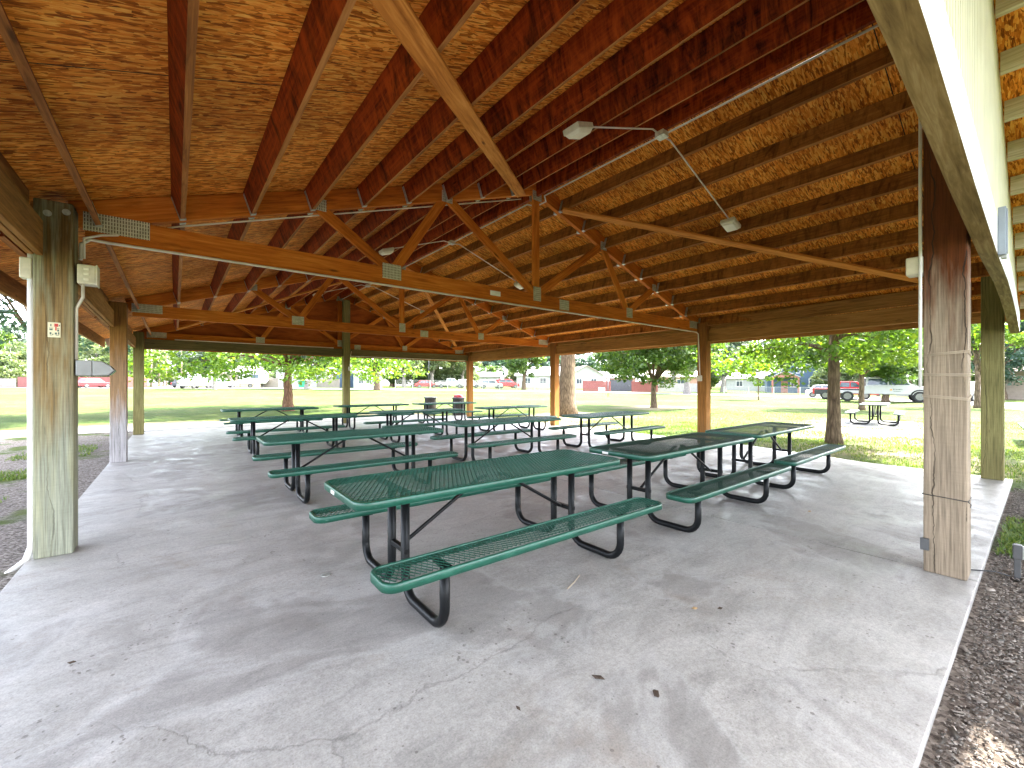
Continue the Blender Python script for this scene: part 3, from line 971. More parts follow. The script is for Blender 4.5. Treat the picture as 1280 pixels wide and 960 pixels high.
# the beige box and floodlight on the near left post, white pipe on its outer side
jb = empty('switch_box', (-0.60, 5.25, 2.40)); tag(jb, 'beige weatherproof switch box on the right side of the near left post', 'switch box')
b = MB(); b.box((0, 0, 0), (0.12, 0.14, 0.17)); b.build('body', M['box_beige'], jb, 0.012)
b = MB(); b.box((0.064, 0, 0), (0.012, 0.15, 0.18)); b.build('cover', M['box_beige'], jb, 0.005)
for z in (-0.045, 0.0, 0.045): MB().box((0.0, -0.078, z), (0.035, 0.014, 0.020)).build('switch', M['lens'], jb, 0.004)
conduit([(-0.625, 5.21, 2.315), (-0.625, 5.21, 2.20), (-0.665, 5.21, 2.10), (-0.665, 5.21, 1.66)], 'pale conduit from the switch box down to the floodlight', 0.012)
fl = empty('flood_light', (-0.665, 5.24, 1.60)); tag(fl, 'grey hooded floodlight mounted on the right side of the near left post', 'light')
b = MB(); b.box((0.05, 0, -0.015), (0.10, 0.15, 0.135)); b.build('housing', M['lamp_grey'], fl, 0.008)
b = MB(); b.prism([(0.103, -0.083), (0.205, -0.075), (0.245, -0.03), (0.215, 0.01), (0.165, 0.045), (0.103, 0.053)], 'y', -0.075, 0.075); b.build('hood', M['lamp_grey'], fl, 0.006, True)
b = MB(); b.prism([(0.206, -0.066), (0.238, -0.030), (0.248, -0.034), (0.214, -0.076)], 'y', -0.06, 0.06); b.build('lens', M['glass'], fl, 0.0, True)
conduit([(-0.928, 5.22, 2.52), (-0.928, 5.22, 0.10), (-0.955, 5.20, 0.0), (-1.05, 5.10, -0.07), (-1.2, 5.0, -0.10)], 'white downpipe on the outer side of the near left post', 0.024, 'pvc')
o = MB().box((-0.955, 5.24, 2.40), (0.07, 0.11, 0.17)).build('electrical_box', M['box_beige'], bevel=0.008); tag(o, 'pale box on the outer side of the near left post', 'electrical box')

sg = empty('notice_sign', (-0.79, 5.29 - PS / 2 - 0.001, 1.90)); tag(sg, 'small cream notice with red and dark pictograms on the near left post', 'sign')
b = MB(); b.box((0, -0.003, 0), (0.075, 0.006, 0.125)); b.build('panel', M['sign_cream'], sg, 0.002)
b = MB(); b.box((0.012, -0.0075, 0.040), (0.022, 0.003, 0.026)); b.box((0.010, -0.0075, 0.010), (0.008, 0.003, 0.03)); b.build('pictogram', M['sign_red'], sg)
b = MB()
for (x, z, w, h) in ((-.019, .038, .006, .02), (.030, .038, .006, .012), (-.018, .014, .022, .004), (-.018, .002, .018, .012), (.023, .012, .014, .004), (.023, -.004, .010, .016),
                     (-.021, -.030, .010, .018), (-.008, -.038, .006, .010), (.010, -.030, .012, .016), (.026, -.028, .007, .020), (.018, -.044, .018, .004), (-.018, -.046, .014, .003)):
    b.box((x, -0.0075, z), (w, 0.003, h))
b.build('pictogram', M['sign_dark'], sg)

# box and pipe on the front middle post
cu, cv = 4.65, 0.47
o = MB().box((cu - 0.06, cv + PS / 2 + 0.05, 2.37), (0.13, 0.10, 0.14)).build('electrical_box', M['box_beige'], bevel=0.01); tag(o, 'beige box high on the back of the grey cracked front post', 'electrical box')
conduit([(cu - PS / 2 - 0.012, cv + PS / 2 + 0.014, 3.9), (cu - PS / 2 - 0.012, cv + PS / 2 + 0.014, 2.05), (cu - PS / 2 - 0.012, cv + PS / 2 + 0.014, 1.42)], 'white pipe down the back corner of the cracked front post', 0.011, 'pvc')
for (z, tilt, k) in ((1.675, 0.010, 0), (1.515, -0.004, 1), (1.345, -0.012, 2)):
    hw = PS / 2 + 0.004
    b = MB()
    for dz in (0.0, 0.008, -0.007):
        b.tube([(cu - hw, cv - hw, z + dz + tilt), (cu - hw, cv + hw, z + dz - tilt), (cu + hw, cv + hw, z + dz), (cu + hw, cv - hw, z + dz - tilt), (cu - hw, cv - hw, z + dz + tilt)], 0.0022, 5)
    o = b.build('twine', M['twine'])
    tag(o, ['uppermost', 'middle', 'lowest'][k] + ' loop of twine tied round the cracked front post', 'twine', 'twine loops on the front post')
b = MB(); hw = PS / 2 + 0.004
b.tube([(cu - hw, cv + hw, 0.598), (cu - hw, cv, 0.592), (cu - hw, cv - hw, 0.585), (cu + hw, cv - hw, 0.58), (cu + hw, cv + hw, 0.59), (cu - hw, cv + hw, 0.598)], 0.003, 5)
b.tube([(cu - hw, cv - hw, 0.585), (cu - hw - 0.01, cv - hw - 0.015, 0.57), (cu - hw, cv - hw - 0.012, 0.545)], 0.003, 5)
tag(b.build('black_wire', M['black_wire']), 'thin black wire looped round the lower cracked front post', 'wire')
o = MB().box((cu - PS / 2 - 0.012, cv + PS / 2 - 0.01, 0.215), (0.024, 0.05, 0.09)).build('electrical_box', M['grey_box'], bevel=0.004); tag(o, 'little grey box low on the cracked front post', 'electrical box')
ob = empty('outlet_post', (5.02, 0.13, -0.045)); tag(ob, 'short grey outlet box on a stub standing in the mulch', 'outlet')
MB().box((0, 0, 0.09), (0.035, 0.035, 0.18)).build('stub', M['grey_box'], ob, 0.004)
MB().box((0, 0, 0.215), (0.05, 0.05, 0.11)).build('box', M['grey_box'], ob, 0.006)
MB().box((-0.004, -0.028, 0.215), (0.042, 0.006, 0.095)).build('cover', M['galv'], ob, 0.002)
tag(MB().tube([(4.78, 0.44, 0.02), (4.83, 0.36, 0.006), (4.93, 0.24, 0.006), (4.99, 0.17, -0.02)], 0.005, 6).build('cable', M['black_wire']), 'black cable from the cracked post to the outlet stub', 'cable')
wl = empty('wall_box', (5.15, 0.233, 2.655)); tag(wl, 'slim upright pale grey box on the white gable board', 'box')
MB().box((0, -0.022, 0), (0.10, 0.044, 0.38)).build('housing', M['wall_box'], wl, 0.006)
MB().box((0, -0.047, 0), (0.075, 0.006, 0.345)).build('cover', M['wall_box'], wl, 0.002)
MB().box((0, -0.03, -0.20), (0.06, 0.03, 0.025)).build('clip', M['galv'], wl, 0.002)
# switch box on the right post and the far gable post
o = MB().box((10.185, 5.33, 1.60), (0.07, 0.10, 0.14)).build('switch_box', M['box_beige'], bevel=0.008); tag(o, 'pale switch box at the foot of the conduit on the right post', 'switch box')
o = MB().box((5.13, 16.235, 2.05), (0.08, 0.06, 0.14)).build('switch_box', M['pvc'], bevel=0.008); tag(o, 'white switch box on the far gable post', 'switch box')
conduit([(5.14, 16.235, 2.12), (5.15, 16.235, 2.45), (5.20, 16.22, 2.70)], 'short pale conduit up the far gable post', 0.010)

# ---------------------------------------------------------------- picnic tables
def rounded(L, W, r, n=6):
    P = []
    for (cx, cy, a0) in ((L / 2 - r, W / 2 - r, 0), (-L / 2 + r, W / 2 - r, 90), (-L / 2 + r, -W / 2 + r, 180), (L / 2 - r, -W / 2 + r, 270)):
        for k in range(n + 1):
            a = R(a0 + 90 * k / n)
            P.append((cx + r * math.cos(a), cy + r * math.sin(a)))
    return P


def plank(L, W, z, r, mesh=True, rim_h=0.046, cyo=0.0):
    """expanded-metal plank in a rounded steel rim"""
    b = MB()
    o = rounded(L, W, r); i_ = rounded(L - 0.036, W - 0.036, r - 0.018)
    o2 = rounded(L - 0.010, W - 0.010, r - 0.005)
    n = len(o)
    vs = [(x, y + cyo, z - 0.005) for x, y in o] + [(x, y + cyo, z) for x, y in o2] + [(x, y + cyo, z) for x, y in i_] + [(x, y + cyo, z - 0.012) for x, y in i_] + \
         [(x, y + cyo, z - rim_h) for x, y in o] + [(x, y + cyo, z - rim_h) for x, y in o2]
    fs = []
    for k in range(n):
        j = (k + 1) % n
        fs += [(k, j, n + j, n + k), (n + k, n + j, 2 * n + j, 2 * n + k), (2 * n + k, 2 * n + j, 3 * n + j, 3 * n + k), (k, 4 * n + k, 4 * n + j, j),
               (4 * n + k, 5 * n + k, 5 * n + j, 4 * n + j), (5 * n + k, 3 * n + k, 3 * n + j, 5 * n + j)]
    b.add(vs, fs, None, True)
    if mesh:
        LW, SWD = 0.062, 0.034
        hx, hy = SWD / 2, LW / 2
        X, Y = L / 2 - 0.014, W / 2 - 0.014
        rr = r - 0.014
        def inside(x, y):
            ax, ay = abs(x), abs(y)
            if ax > X or ay > Y: return False
            if ax > X - rr and ay > Y - rr: return math.hypot(ax - X + rr, ay - Y + rr) <= rr
            return True
        nx_, ny_ = int(X / hx) + 1, int(Y / hy) + 1
        w = 0.0019
        for i in range(-nx_, nx_):
            for j in range(-ny_, ny_):
                if (i + j) % 2 == 0: p, q = (i * hx, j * hy), ((i + 1) * hx, (j + 1) * hy)
                else: p, q = (i * hx, (j + 1) * hy), ((i + 1) * hx, j * hy)
                if not (inside(*p) and inside(*q)): continue
                dx, dy = q[0] - p[0], q[1] - p[1]
                l = math.hypot(dx, dy)
                ox, oy = -dy / l * w, dx / l * w
                za, zb = z - 0.003, z - 0.008
                vs = [(p[0] + ox, p[1] + oy + cyo, zb), (p[0] - ox, p[1] - oy + cyo, zb), (q[0] - ox, q[1] - oy + cyo, zb), (q[0] + ox, q[1] + oy + cyo, zb),
                      (p[0] + ox, p[1] + oy + cyo, za), (p[0] - ox, p[1] - oy + cyo, za), (q[0] - ox, q[1] - oy + cyo, za), (q[0] + ox, q[1] + oy + cyo, za)]
                b.add(vs, [(4, 5, 6, 7), (3, 2, 1, 0), (0, 1, 5, 4), (2, 3, 7, 6), (1, 2, 6, 5), (3, 0, 4, 7)])
    return b


def arc(c, r, a0, a1, n=6):
    return [(c[0] + r * math.cos(R(a0 + (a1 - a0) * k / n)), c[1] + r * math.sin(R(a0 + (a1 - a0) * k / n))) for k in range(n + 1)]


TL, TW, TZ, BZ, BW = 2.42, 0.78, 0.76, 0.45, 0.27
LEGX = 0.80


def make_table(deck='mesh', coat='coat', pale=False):
    root = empty('picnic_table')
    if deck == 'mesh':
        plank(TL, TW, TZ, 0.10).build('tabletop', M[coat], root)
        for s in (-1, 1): plank(TL, BW, BZ, 0.075, cyo=s * 0.675).build('bench', M[coat], root)
    else:
        for (nm, L, W, z, r, cyo) in (('tabletop', TL, TW, TZ, 0.10, 0), ('bench', TL, BW, BZ, 0.075, -0.675), ('bench', TL, BW, BZ, 0.075, 0.675)):
            o = plank(L, W, z, r, False, cyo=cyo).build(nm, M[coat], root)
            d = MB(); P = rounded(L - 0.03, W - 0.03, r - 0.015)
            n = len(P)
            d.add([(x, y + cyo, z - 0.004) for x, y in P], [tuple(range(n))])
            d.build('deck', M['pale_top'] if pale else M['perf'], o)
    tr = 0.030
    for sx in (-1, 1):
        x = sx * LEGX
        for s in (-1, 1):
            pts = [(0.115, 0.715), (0.115, 0.17)] + arc((0.255, 0.17), 0.14, 180, 270)[1:] + [(0.40, 0.030)] + arc((0.53, 0.16), 0.13, 270, 360)[0:] + [(0.66, 0.405)]
            b = MB(); b.tube([(x, s * p, z) for (p, z) in pts], tr, 12)
            b.build('leg', M['black'], root)
        MB().beam((x, -0.145, 0.32), (x, 0.145, 0.32), 0.036, 0.036).build('crossbar', M['black'], root, 0.004)
        MB().beam((x, -TW / 2 + 0.03, 0.716), (x, TW / 2 - 0.03, 0.716), 0.05, 0.022).build('top_support', M['black'], root, 0.004)
        for s in (-1, 1): MB().beam((x, s * 0.56, 0.402), (x, s * 0.79, 0.402), 0.05, 0.02).build('bench_support', M['black'], root, 0.004)
        b = MB(); b.tube([(x - sx * 0.02, 0, 0.32), (x - sx * 0.05, 0, 0.335), (sx * 0.12, 0, 0.70), (sx * 0.06, 0, 0.708)], 0.0145, 8); b.build('brace', M['black'], root)
    return root


TG = 'picnic tables under the pavilion roof'
SPOTS = [  # centre u, v, rotation (deg), deck, label
    (2.02, 2.80, -0.5, 'mesh', 'green mesh picnic table nearest the camera with a pale sticker on its end'),
    (4.70, 2.72, 0.2, 'perf', 'green table with a dark worn top just right of the nearest table'),
    (7.36, 2.80, 1.0, 'perf', 'dark topped green table closest to the tree trunk at the right slab edge'),
    (2.04, 6.10, -0.5, 'mesh', 'green mesh table directly behind the nearest table on the left side'),
    (5.02, 6.55, -0.6, 'mesh', 'green mesh table behind the dark worn table in the middle of the floor'),
    (8.02, 6.45, 0.8, 'mesh', 'green table in the right column just left of the right-hand post'),
    (2.05, 10.05, -0.5, 'mesh', 'green table third in line from the nearest table along the left side'),
    (5.10, 10.45, -1.2, 'mesh', 'green table in the middle of the third row back'),
    (8.32, 10.45, -0.6, 'mesh', 'green table beside the second right post, third row back'),
    (2.20, 13.95, -0.5, 'mesh', 'leftmost green table in the farthest row, in front of the maple trunk'),
    (5.30, 14.35, -1.0, 'mesh', 'green table in the farthest row in front of the middle gable post'),
    (8.05, 14.20, -1.2, 'mesh', 'green table in the farthest row in front of the two litter bins'),
]
proto_mesh = proto_perf = None
for i, (u, v, a, deck, lab) in enumerate(SPOTS):
    if deck == 'mesh':
        if proto_mesh is None: o = proto_mesh = make_table('mesh')
        else: o = copy_tree(proto_mesh)
    else:
        if proto_perf is None: o = proto_perf = make_table('perf')
        else: o = copy_tree(proto_perf)
    o.location = (u, v, 0.001)
    o.rotation_euler = (0, 0, R(a))
    tag(o, lab, 'picnic table', TG)
    if i in (0,):
        b = MB(); b.box((-TL / 2 - 0.001, 0.13, TZ - 0.026), (0.003, 0.075, 0.026)); st0 = b
stk = []
for i in (0, 1):
    t_ = [o for o in bpy.data.objects if o.get('label') == SPOTS[i][4]][0]
    b = MB(); b.box((-TL / 2 - 0.001, 0.10 if i == 0 else 0.12, TZ - 0.026), (0.003, 0.075, 0.024)); b.build('maker_label', M['sticker'], t_, 0.001)

pt = make_table('perf', 'pale_top', True)
x, y, z = put(1094, 15.9)
pt.location = (x, y, z + 0.03); pt.rotation_euler = (0, 0, R(8))
tag(pt, 'pale grey picnic table on a concrete pad out on the lawn', 'picnic table', 'pale picnic tables on the lawn')
pt2 = copy_tree(pt)
pt2.location = (17.0, -0.42, -0.045); pt2.rotation_euler = (0, 0, R(4))
tag(pt2, 'pale picnic table cut off by the right edge of the picture', 'picnic table', 'pale picnic tables on the lawn')

# ---------------------------------------------------------------- litter bins beyond the far posts
def bin_(px, d, bag, label):
    x, y, z = put(px, d)
    root = empty('litter_bin', (x, y, z)); tag(root, label, 'bin', 'litter bins at the far slab edge')
    b = MB()
    n = 24
    for k in range(n):
        a = 2 * math.pi * k / n
        b.box((0.27 * math.cos(a), 0.27 * math.sin(a), 0.44), (0.018, 0.058, 0.80), a)
    b.tube([(0, 0, 0.05), (0, 0, 0.83)], 0.25, 24)
    b.build('body', M['bin'], root, 0.0)
    b = MB()
    P = [(0.30 * math.cos(2 * math.pi * k / 24), 0.30 * math.sin(2 * math.pi * k / 24), 0.86) for k in range(25)]
    b.tube(P, 0.03, 8, False)
    b.build('rim', M['dark_door'], root)
    if bag:
        import bmesh
        bm = bmesh.new(); bmesh.ops.create_icosphere(bm, subdivisions=3, radius=0.24)
        rnd = random.Random(3)
        for vv in bm.verts:
            s = 1 + 0.16 * math.sin(vv.co.x * 31 + 1) * math.sin(vv.co.y * 27) + rnd.uniform(-0.06, 0.06)
            vv.co = Vector((vv.co.x * s, vv.co.y * s, vv.co.z * 0.55 * s + 0.90))
        me = bpy.data.meshes.new('bag_liner'); bm.to_mesh(me); bm.free(); me.materials.append(M['red_bag'])
        for p in me.polygons: p.use_smooth = True
        o = bpy.data.objects.new('bag_liner', me); COL.objects.link(o); o.parent = root
bin_(538, 20.8, False, 'brown slatted litter bin without a bag')
bin_(573, 20.2, True, 'brown slatted litter bin topped by a red plastic bag')

# ---------------------------------------------------------------- small debris on the slab
def bp(px, py, z=0.0):
    d = 530 * (CAM_H - z) / (py - 481.0)
    return at(px, d)
for (px, py, m, s, lab) in ((748, 849, 'dead_leaf', .030, 'dark curled leaf on the concrete below the picture centre'), (820, 869, 'dead_leaf', .032, 'dark twisted leaf scrap on the concrete near the lower edge'),
                            (868, 762, 'tan_leaf', .018, 'tiny tan leaf on bare concrete right of the nearest bench'), (900, 762, 'dead_leaf', .014, 'tiny dark leaf on bare concrete right of the nearest bench'),
                            (1012, 640, 'tan_leaf', .03, 'tan leaf on the slab right of the dark topped tables'), (648, 888, 'dead_leaf', .012, 'small dark speck of leaf near the bottom edge'),
                            (90, 830, 'dead_leaf', .016, 'small dark leaf on the concrete at the lower left')):
    x, y = bp(px, py)
    a = random.uniform(0, 6.3)
    b = MB()
    pr = [(-1, 0, 0.002), (-.3, .45, .012), (.5, .35, .006), (1.1, 0, .014), (.4, -.4, .004), (-.4, -.38, .010)]
    vs = [((p * math.cos(a) - q * math.sin(a)) * s, (p * math.sin(a) + q * math.cos(a)) * s, r) for p, q, r in pr]
    vs += [(X, Y, Z + 0.002) for X, Y, Z in vs]
    b.add(vs, [(5, 4, 3, 2, 1, 0), (6, 7, 8, 9, 10, 11)] + [(k, (k + 1) % 6, 6 + (k + 1) % 6, 6 + k) for k in range(6)])
    o = b.build('fallen_leaf', M[m]); o.location = (x, y, 0.001)
    tag(o, lab, 'leaf', 'fallen leaves on the concrete')
x, y = bp(407, 719)
b = MB(); b.tube([(0, 0, 0.0), (0, 0, 0.006)], 0.035, 16)
o = b.build('floor_fitting', M['galv']); o.location = (x, y, 0.001); tag(o, 'small round metal fitting in the floor left of the nearest table', 'fitting')
x, y = bp(720, 730)
b = MB(); b.tube([(-.11, -.02, .006), (-.05, .0, .006), (.03, .03, .007), (.12, .075, .006)], 0.003, 5)
o = b.build('straw', M['twine']); o.location = (x, y, 0.0); tag(o, 'pale straw stalk on the concrete beside the nearest bench', 'stalk')

# ---------------------------------------------------------------- trees
RNG = np.random.default_rng(11)


def leaves(centres, crad, per, size, seed, flat=0.6, keep=None, origin=(0, 0, 0)):
    rg = np.random.default_rng(seed)
    C = np.repeat(np.asarray(centres), per, axis=0)
    rr = np.repeat(np.asarray(crad), per)
    n = len(C)
    d = rg.normal(size=(n, 3)); d /= np.linalg.norm(d, axis=1, keepdims=True)
    rad = rg.random(n) ** 0.45
    P = C + d * (rad * rr)[:, None] * np.array([1, 1, flat])
    if keep is not None:
        k = keep(P + np.asarray(origin)); P = P[k]; n = len(P)
    a = rg.normal(size=(n, 3)); a[:, 2] = a[:, 2] * 0.6 - 0.35; a /= np.linalg.norm(a, axis=1, keepdims=True)
    up = rg.normal(size=(n, 3)) * 0.75 + np.array([0, 0, 1.0])
    bb = np.cross(a, up); bb /= np.linalg.norm(bb, axis=1, keepdims=True)
    s = size * rg.uniform(0.6, 1.3, n)
    nrm = np.cross(a, bb)
    l = a * s[:, None] * 0.5; w = bb * (s * 0.36)[:, None]
    V = np.stack([P - l, P + w + nrm * (s * 0.08)[:, None], P + l, P - w + nrm * (s * 0.08)[:, None]], axis=1).reshape(-1, 3)
    Q = np.arange(n * 4).reshape(-1, 4)
    clump = np.repeat(rg.random(len(centres)), per)
    if keep is not None: clump = clump[k]
    rnd = np.clip(0.55 * rg.random(n) + 0.45 * clump, 0, 1)
    return V, Q, rnd


def crown_points(cz, rx, rz, n, seed, hollow=0.45, low=-1.0):
    rg = np.random.default_rng(seed)
    out = []
    ph = rg.uniform(0, 6.28, 4)
    while len(out) < n:
        p = rg.uniform(-1, 1, 3)
        l = np.linalg.norm(p)
        az = math.atan2(p[1], p[0])
        edge = 0.82 + 0.10 * math.sin(3 * az + ph[0]) + 0.08 * math.sin(5 * az + ph[1]) + 0.08 * math.sin(4 * p[2] + ph[2] + az)
        if l > edge or l < hollow * rg.random() or p[2] < low: continue
        out.append((p[0] * rx, p[1] * rx, cz + p[2] * rz))
    return np.array(out)


def trunk_mesh(b, h, r, seed, flare=1.5, lean=(0, 0)):
    rg = random.Random(seed)
    pts, rs = [], []
    n = 9
    for i in range(n):
        f = i / (n - 1)
        pts.append((lean[0] * f + rg.uniform(-.04, .04) * r * 3 * (f > 0), lean[1] * f + rg.uniform(-.04, .04) * r * 3 * (f > 0), -0.15 + (h + .15) * f))
        rs.append(r * (1 + (flare - 1) * math.exp(-f * h / (r * 2.2))) * (1 - 0.32 * f))
    b.tube(pts, rs, 14)
    return pts[-1], rs[-1]


def tree(name, label, loc, trunk_h, trunk_r, cz, rx, rz, n_cl, per, cl_r, size, leaf, bark, seed, group=None, limbs=9, keep=None, low=-1.0, fork=None, extra=None, hollow=0.45):
    root = empty(name, loc); tag(root, label, 'tree', group)
    C = crown_points(cz, rx, rz, n_cl, seed, hollow, low)
    if extra is not None: C = np.vstack([C, np.array(extra)])
    rg = random.Random(seed)
    b = MB()
    top, tr_ = trunk_mesh(b, trunk_h, trunk_r, seed)
    idx = rg.sample(range(len(C)), min(limbs, len(C)))
    # limbs start near the trunk top and reach out to clumps
    for j, i in enumerate(idx):
        e = Vector(C[i])
        f = 1.0 if fork else rg.uniform(0.72, 1.0)
        s = Vector((top[0] * f, top[1] * f, trunk_h * f - 0.05))
        if e.z < s.z + 0.2: s.z = max(trunk_h * 0.62, min(s.z, e.z - 0.1))
        mid = s.lerp(e, 0.45) + Vector((rg.uniform(-.2, .2), rg.uniform(-.2, .2), 0.12 * (e - s).length))
        r0 = trunk_r * rg.uniform(0.30, 0.5)
        b.tube([s, s.lerp(mid, .5) + Vector((0, 0, .05)), mid, e], [r0, r0 * .75, r0 * .5, r0 * .15], 7)
        for q in range(2):
            e2 = Vector(C[rg.randrange(len(C))])
            if (e2 - mid).length < rx * 0.8:
                b.tube([mid, mid.lerp(e2, .5) + Vector((0, 0, .1)), e2], [r0 * .4, r0 * .25, r0 * .08], 5)
    if keep is not None and False: pass
    b.build('trunk', M[bark], root)
    crad = np.random.default_rng(seed + 5).uniform(0.65, 1.25, len(C)) * cl_r
    V, Q, rnd = leaves(C, crad, per, size, seed + 9, keep=keep, origin=loc)
    fast_mesh('crown', V, Q, M[leaf], root, rnd)
    return root


def off_roof(P):
    # keep foliage clear of the pavilion roof
    return ~((P[:, 0] < 11.75) & (P[:, 0] > -2.0) & (P[:, 1] > -1.1) & (P[:, 1] < 17.6))

tree('maple_tree', 'bright green maple with a reddish forked trunk behind the leftmost far tables', put(360, 23.5), 2.6, 0.25, 6.1, 6.9, 4.0, 260, 120, 0.85, 0.20, 'leaf_bright', 'bark_red', 21, fork=True, limbs=12, keep=off_roof, low=-0.95,
     extra=[(r_ * math.cos(a_), r_ * math.sin(a_), 2.35 + 0.5 * math.sin(a_ * 5) + 0.12 * abs(r_ - 5)) for a_, r_ in [(k * 0.31, 3.0 + (k * 1.7) % 3.9) for k in range(42)]])
tree('big_tree', 'massive rough barked trunk standing just behind the second right post', put(709, 20.3), 6.0, 0.40, 10.0, 6.5, 4.2, 170, 110, 1.0, 0.24, 'leaf_mid', 'bark', 22, keep=off_roof, low=-0.9)
tree('lawn_tree', 'broad low crowned tree on the lawn just left of the right-hand post', put(817, 27.5), 1.9, 0.19, 4.1, 4.6, 2.9, 210, 120, 0.62, 0.20, 'leaf_mid', 'bark', 23, limbs=14)
tree('maple_tree', 'young tree rising from the grass right beside the slab edge', put(1043, 10.7), 3.3, 0.152, 4.0, 3.2, 2.6, 150, 110, 0.50, 0.125, 'leaf_bright', 'bark', 24, keep=off_roof, limbs=12,
     extra=[(-0.5, 2.0, 2.0), (-0.2, 2.6, 2.2), (0.4, 2.4, 1.9), (0.6, 3.0, 2.3), (0.2, 1.4, 2.3), (1.0, 1.7, 2.1), (0.9, 2.3, 2.5), (1.6, 2.6, 2.2), (0.2, 3.4, 2.4), (1.0, 3.3, 2.0), (0.0, -1.4, 2.3), (0.8, -1.2, 2.1)])
tree('lawn_tree', 'slender tree behind the pale table on the lawn', put(1077, 25.0), 2.6, 0.15, 4.6, 3.6, 2.7, 150, 110, 0.6, 0.19, 'leaf_mid', 'bark', 25, limbs=12)
tree('lawn_tree', 'dark stemmed round tree in front of the white pickup', put(1107, 36.5), 1.9, 0.24, 3.6, 3.6, 2.0, 130, 90, 0.65, 0.26, 'leaf_mid', 'bark', 26, limbs=9)
tree('sapling', 'thin young sapling alone on the lawn left of the blue house', put(948, 41), 2.4, 0.065, 3.6, 1.9, 2.2, 60, 70, 0.5, 0.22, 'leaf_bright', 'bark', 27, limbs=6)
tree('shade_tree', 'blue green leafed tree half hidden behind the near left post', put(62, 17.0), 3.2, 0.22, 6.2, 5.4, 3.6, 190, 120, 0.8, 0.20, 'leaf_blue', 'bark', 28, keep=off_roof, limbs=10)
tree('lawn_tree', 'dark round crowned tree on the far lawn at the end of the alley', put(268, 58), 2.4, 0.22, 4.3, 4.0, 2.2, 90, 90, 0.8, 0.34, 'leaf_grey', 'bark_grey', 29)
tree('spruce', 'blue green tree behind the olive corner post on the right', put(1248, 43), 2.4, 0.5, 6.6, 5.2, 5.2, 170, 90, 0.95, 0.34, 'leaf_blue', 'bark', 30)
tree('street_tree', 'yellow green tree seen between the cracked post and the corner post', put(1222, 27), 2.8, 0.16, 5.2, 2.6, 2.4, 70, 90, 0.55, 0.22, 'leaf_bright', 'bark', 31, keep=off_roof)

tree('shade_tree', 'unseen tree added outside the right edge to shade the near corner', (15.2, -4.6, -0.045), 3.2, 0.3, 6.4, 5.4, 4.2, 230, 120, 0.85, 0.22, 'leaf_mid', 'bark', 41, keep=off_roof)  # this and the next three: out-of-view trees added to cut sun and skylight
tree('shade_tree', 'unseen tree added far right of the pavilion to block skylight', (21.5, -7.0, -0.045), 3.2, 0.35, 6.4, 5.8, 4.4, 200, 110, 1.0, 0.26, 'leaf_mid', 'bark', 44)
tree('shade_tree', 'unseen tree added behind the camera on the right to block sun', (9.5, -5.6, -0.045), 3.8, 0.3, 7.4, 5.0, 3.9, 230, 110, 0.95, 0.24, 'leaf_mid', 'bark', 42, keep=off_roof)
tree('shade_tree', 'unseen tree added behind the camera on the left to cut skylight', (-3.5, -8.5, -0.045), 3.4, 0.3, 6.8, 5.4, 4.2, 160, 110, 0.95, 0.24, 'leaf_mid', 'bark', 43, keep=off_roof)
# background trees: five patterns, copied
def proto_tree(seed, leaf, bark, hfac=1.0, n=95):
    return tree('street_tree', 'x', (0, 0, 0), 3.0 * hfac, 0.42, 6.6, 5.0, 4.2, n, 80, 1.05, 0.46, leaf, bark, seed, limbs=10)
PT = {'pale': proto_tree(51, 'leaf_pale', 'bark_grey'), 'mid': proto_tree(52, 'leaf_mid', 'bark'), 'blue': proto_tree(53, 'leaf_blue', 'bark'), 'grey': proto_tree(54, 'leaf_grey', 'bark_grey')}
PT['bush'] = tree('bushy_tree', 'x', (0, 0, 0), 1.2, 0.25, 3.1, 4.2, 3.3, 90, 85, 1.0, 0.42, 'leaf_pale', 'bark_grey', 55, limbs=6)
PT['bushg'] = tree('bushy_tree', 'x', (0, 0, 0), 1.2, 0.25, 3.0, 3.8, 3.1, 80, 85, 1.0, 0.42, 'leaf_mid', 'bark', 56, limbs=6)
used = set()
